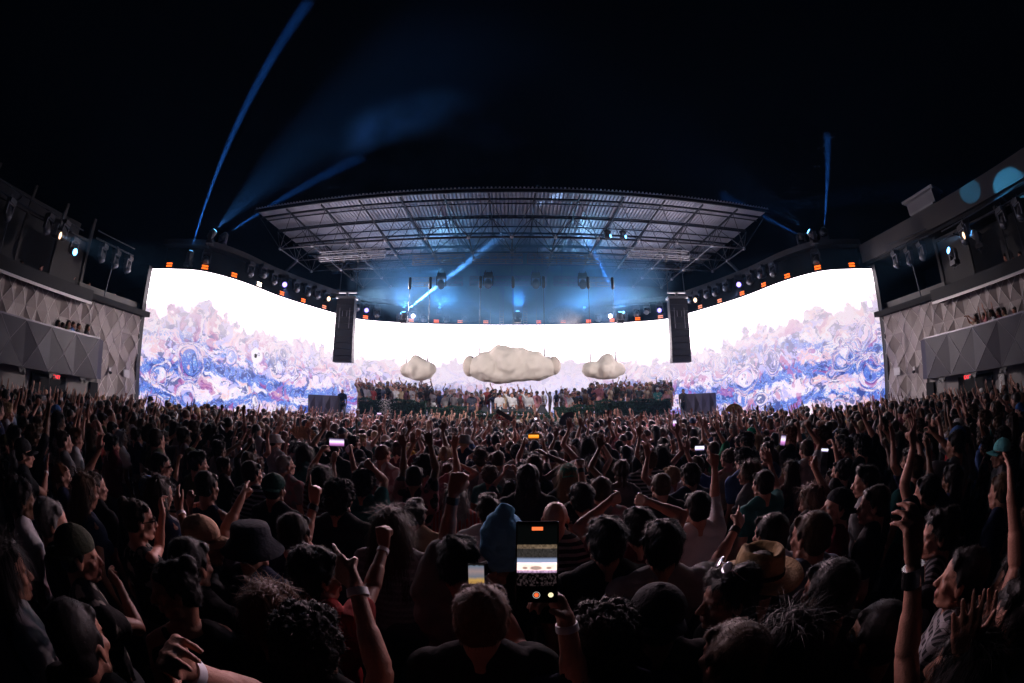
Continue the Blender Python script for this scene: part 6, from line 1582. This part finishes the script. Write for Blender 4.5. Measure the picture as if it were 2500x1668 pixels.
def addg(n, pxa, pxb, ya, yb, zf):
    for i in range(n):
        y = rg.uniform(ya, yb); a = at_y(pxa, 980, y).x; b = at_y(pxb, 980, y).x; x = rg.uniform(a, b)
        if any((g_[0]-x)**2+(g_[1]-y)**2 < .27**2 for g_ in guests): continue
        pr = rg.choices(PROTO, [3 if q[0] == 'down' else 1 for q in PROTO])[0]; sk, hc, sh, hr, hat, hcl, hn = attributes(rg, pr[1])
        if rg.random() < .4: sh = rg.choice(['white', 'beige', 'pink', 'pale grey'])
        guests.append((x, y, zf+(y-22)*.12, math.pi+rg.gauss(0, .5) if rg.random() < .75 else rg.uniform(0, 6.28), rg.uniform(.9, 1.03), pr, SKINS[sk], HCOL[hc], CLO[sh], hr, hat, hcl))
addg(95, 878, 1045, 21.9, 24.2, ST+.38); addg(40, 1045, 1150, 22.4, 24.4, ST+.05); addg(48, 1150, 1400, 23.0, 24.6, ST+.02); addg(110, 1440, 1640, 21.9, 24.2, ST+.38); addg(18, 1385, 1450, 22.2, 24.2, ST+.05)
mass('stage_guests', guests, 'guests massed on the stage behind the hedges and performers', .3)
# ---------------------------------------------------------------- stage front lamps hung in the canopy
def front_lamp(loc, to, e, col, deg, lab, st='warm'):
    moving_head('stage_lamp', loc, to, st, lab, 'front lamps under the canopy', 1.3)
    o = beam(Vector(loc)-Vector((0, 0, .47)), to, e, col, deg, .8); o.name = 'front_light'
front_lamp((-15.3, 6.2, 7.4), (-.4, 20, CAMZ+1.6), 11500, (1, .93, .90), 26, 'front lamp with warm lens high over the left balcony')
front_lamp((15.3, 6.2, 7.4), (.4, 20, CAMZ+1.6), 11500, (1, .93, .90), 26, 'front lamp with warm lens high over the right balcony')
for k, (x, y, z, w) in enumerate([(-3.6, 20.6, CAMZ+6.6, 'leftmost'), (-1.2, 20.6, CAMZ+6.6, 'second from the left'), (1.2, 20.6, CAMZ+6.6, 'second from the right'), (3.6, 20.6, CAMZ+6.6, 'rightmost')]):
    moving_head('stage_lamp', (x, y, z), (x*.6, 14, 2), 'off', 'unlit moving head lamp between the ladder trusses, '+w, 'lamps under the canopy', 1.5)
# added blue wash lamps, only there to tint the roof steel and the air under it
for k, x in enumerate((-6.0, 0.3, 6.0)):
    loc = Vector((x, 22.6, CAMZ+5.3))
    moving_head('stage_lamp', loc, loc+Vector((0, -.6, 1)), 'blue', 'added blue wash lamp pointing up at the canopy roof, '+['left', 'middle', 'right'][k], 'lamps under the canopy', 1.2)
    o = beam(loc+Vector((0, 0, -.36)), loc+Vector((0, -.5, 1)), 260, (.2, .55, 1.0), 140, .9); o.name = 'wash_light'
for s in (-1, 1):  # extra lamps, added to light up the smoke above the canopy
    loc = Vector((s*13.1, 13.6, LT+2.1)); to = (s*2.0-3.5, 17.5, 21)
    moving_head('stage_lamp', loc, to, 'blue', 'added blue wash lamp on the %s screen edge pointing into the sky' % ('left' if s < 0 else 'right'), 'lamps under the canopy', 1.3)
    o = beam(loc-Vector((0, 0, .47)), to, 30000 if s < 0 else 3500, (.28, .58, 1.0), 36, 1.0); o.name = 'wash_light'
for s in (-1, 1):  # extra cyan lamps, added to brighten the stage smoke from behind
    loc = Vector((s*4.6, 26.0, LT+1.2)); to = (s*2.5, 20, 11.5)
    moving_head('stage_lamp', loc, to, 'blue', 'added cyan wash lamp %s of the middle behind the ladder strips' % ('left' if s < 0 else 'right'), 'lamps under the canopy', 1.0)
    o = beam(loc-Vector((0, 0, .36)), to, 4200, (.25, .62, 1.0), 110, 1.0); o.name = 'wash_light'
print('objects', len(bpy.data.objects))
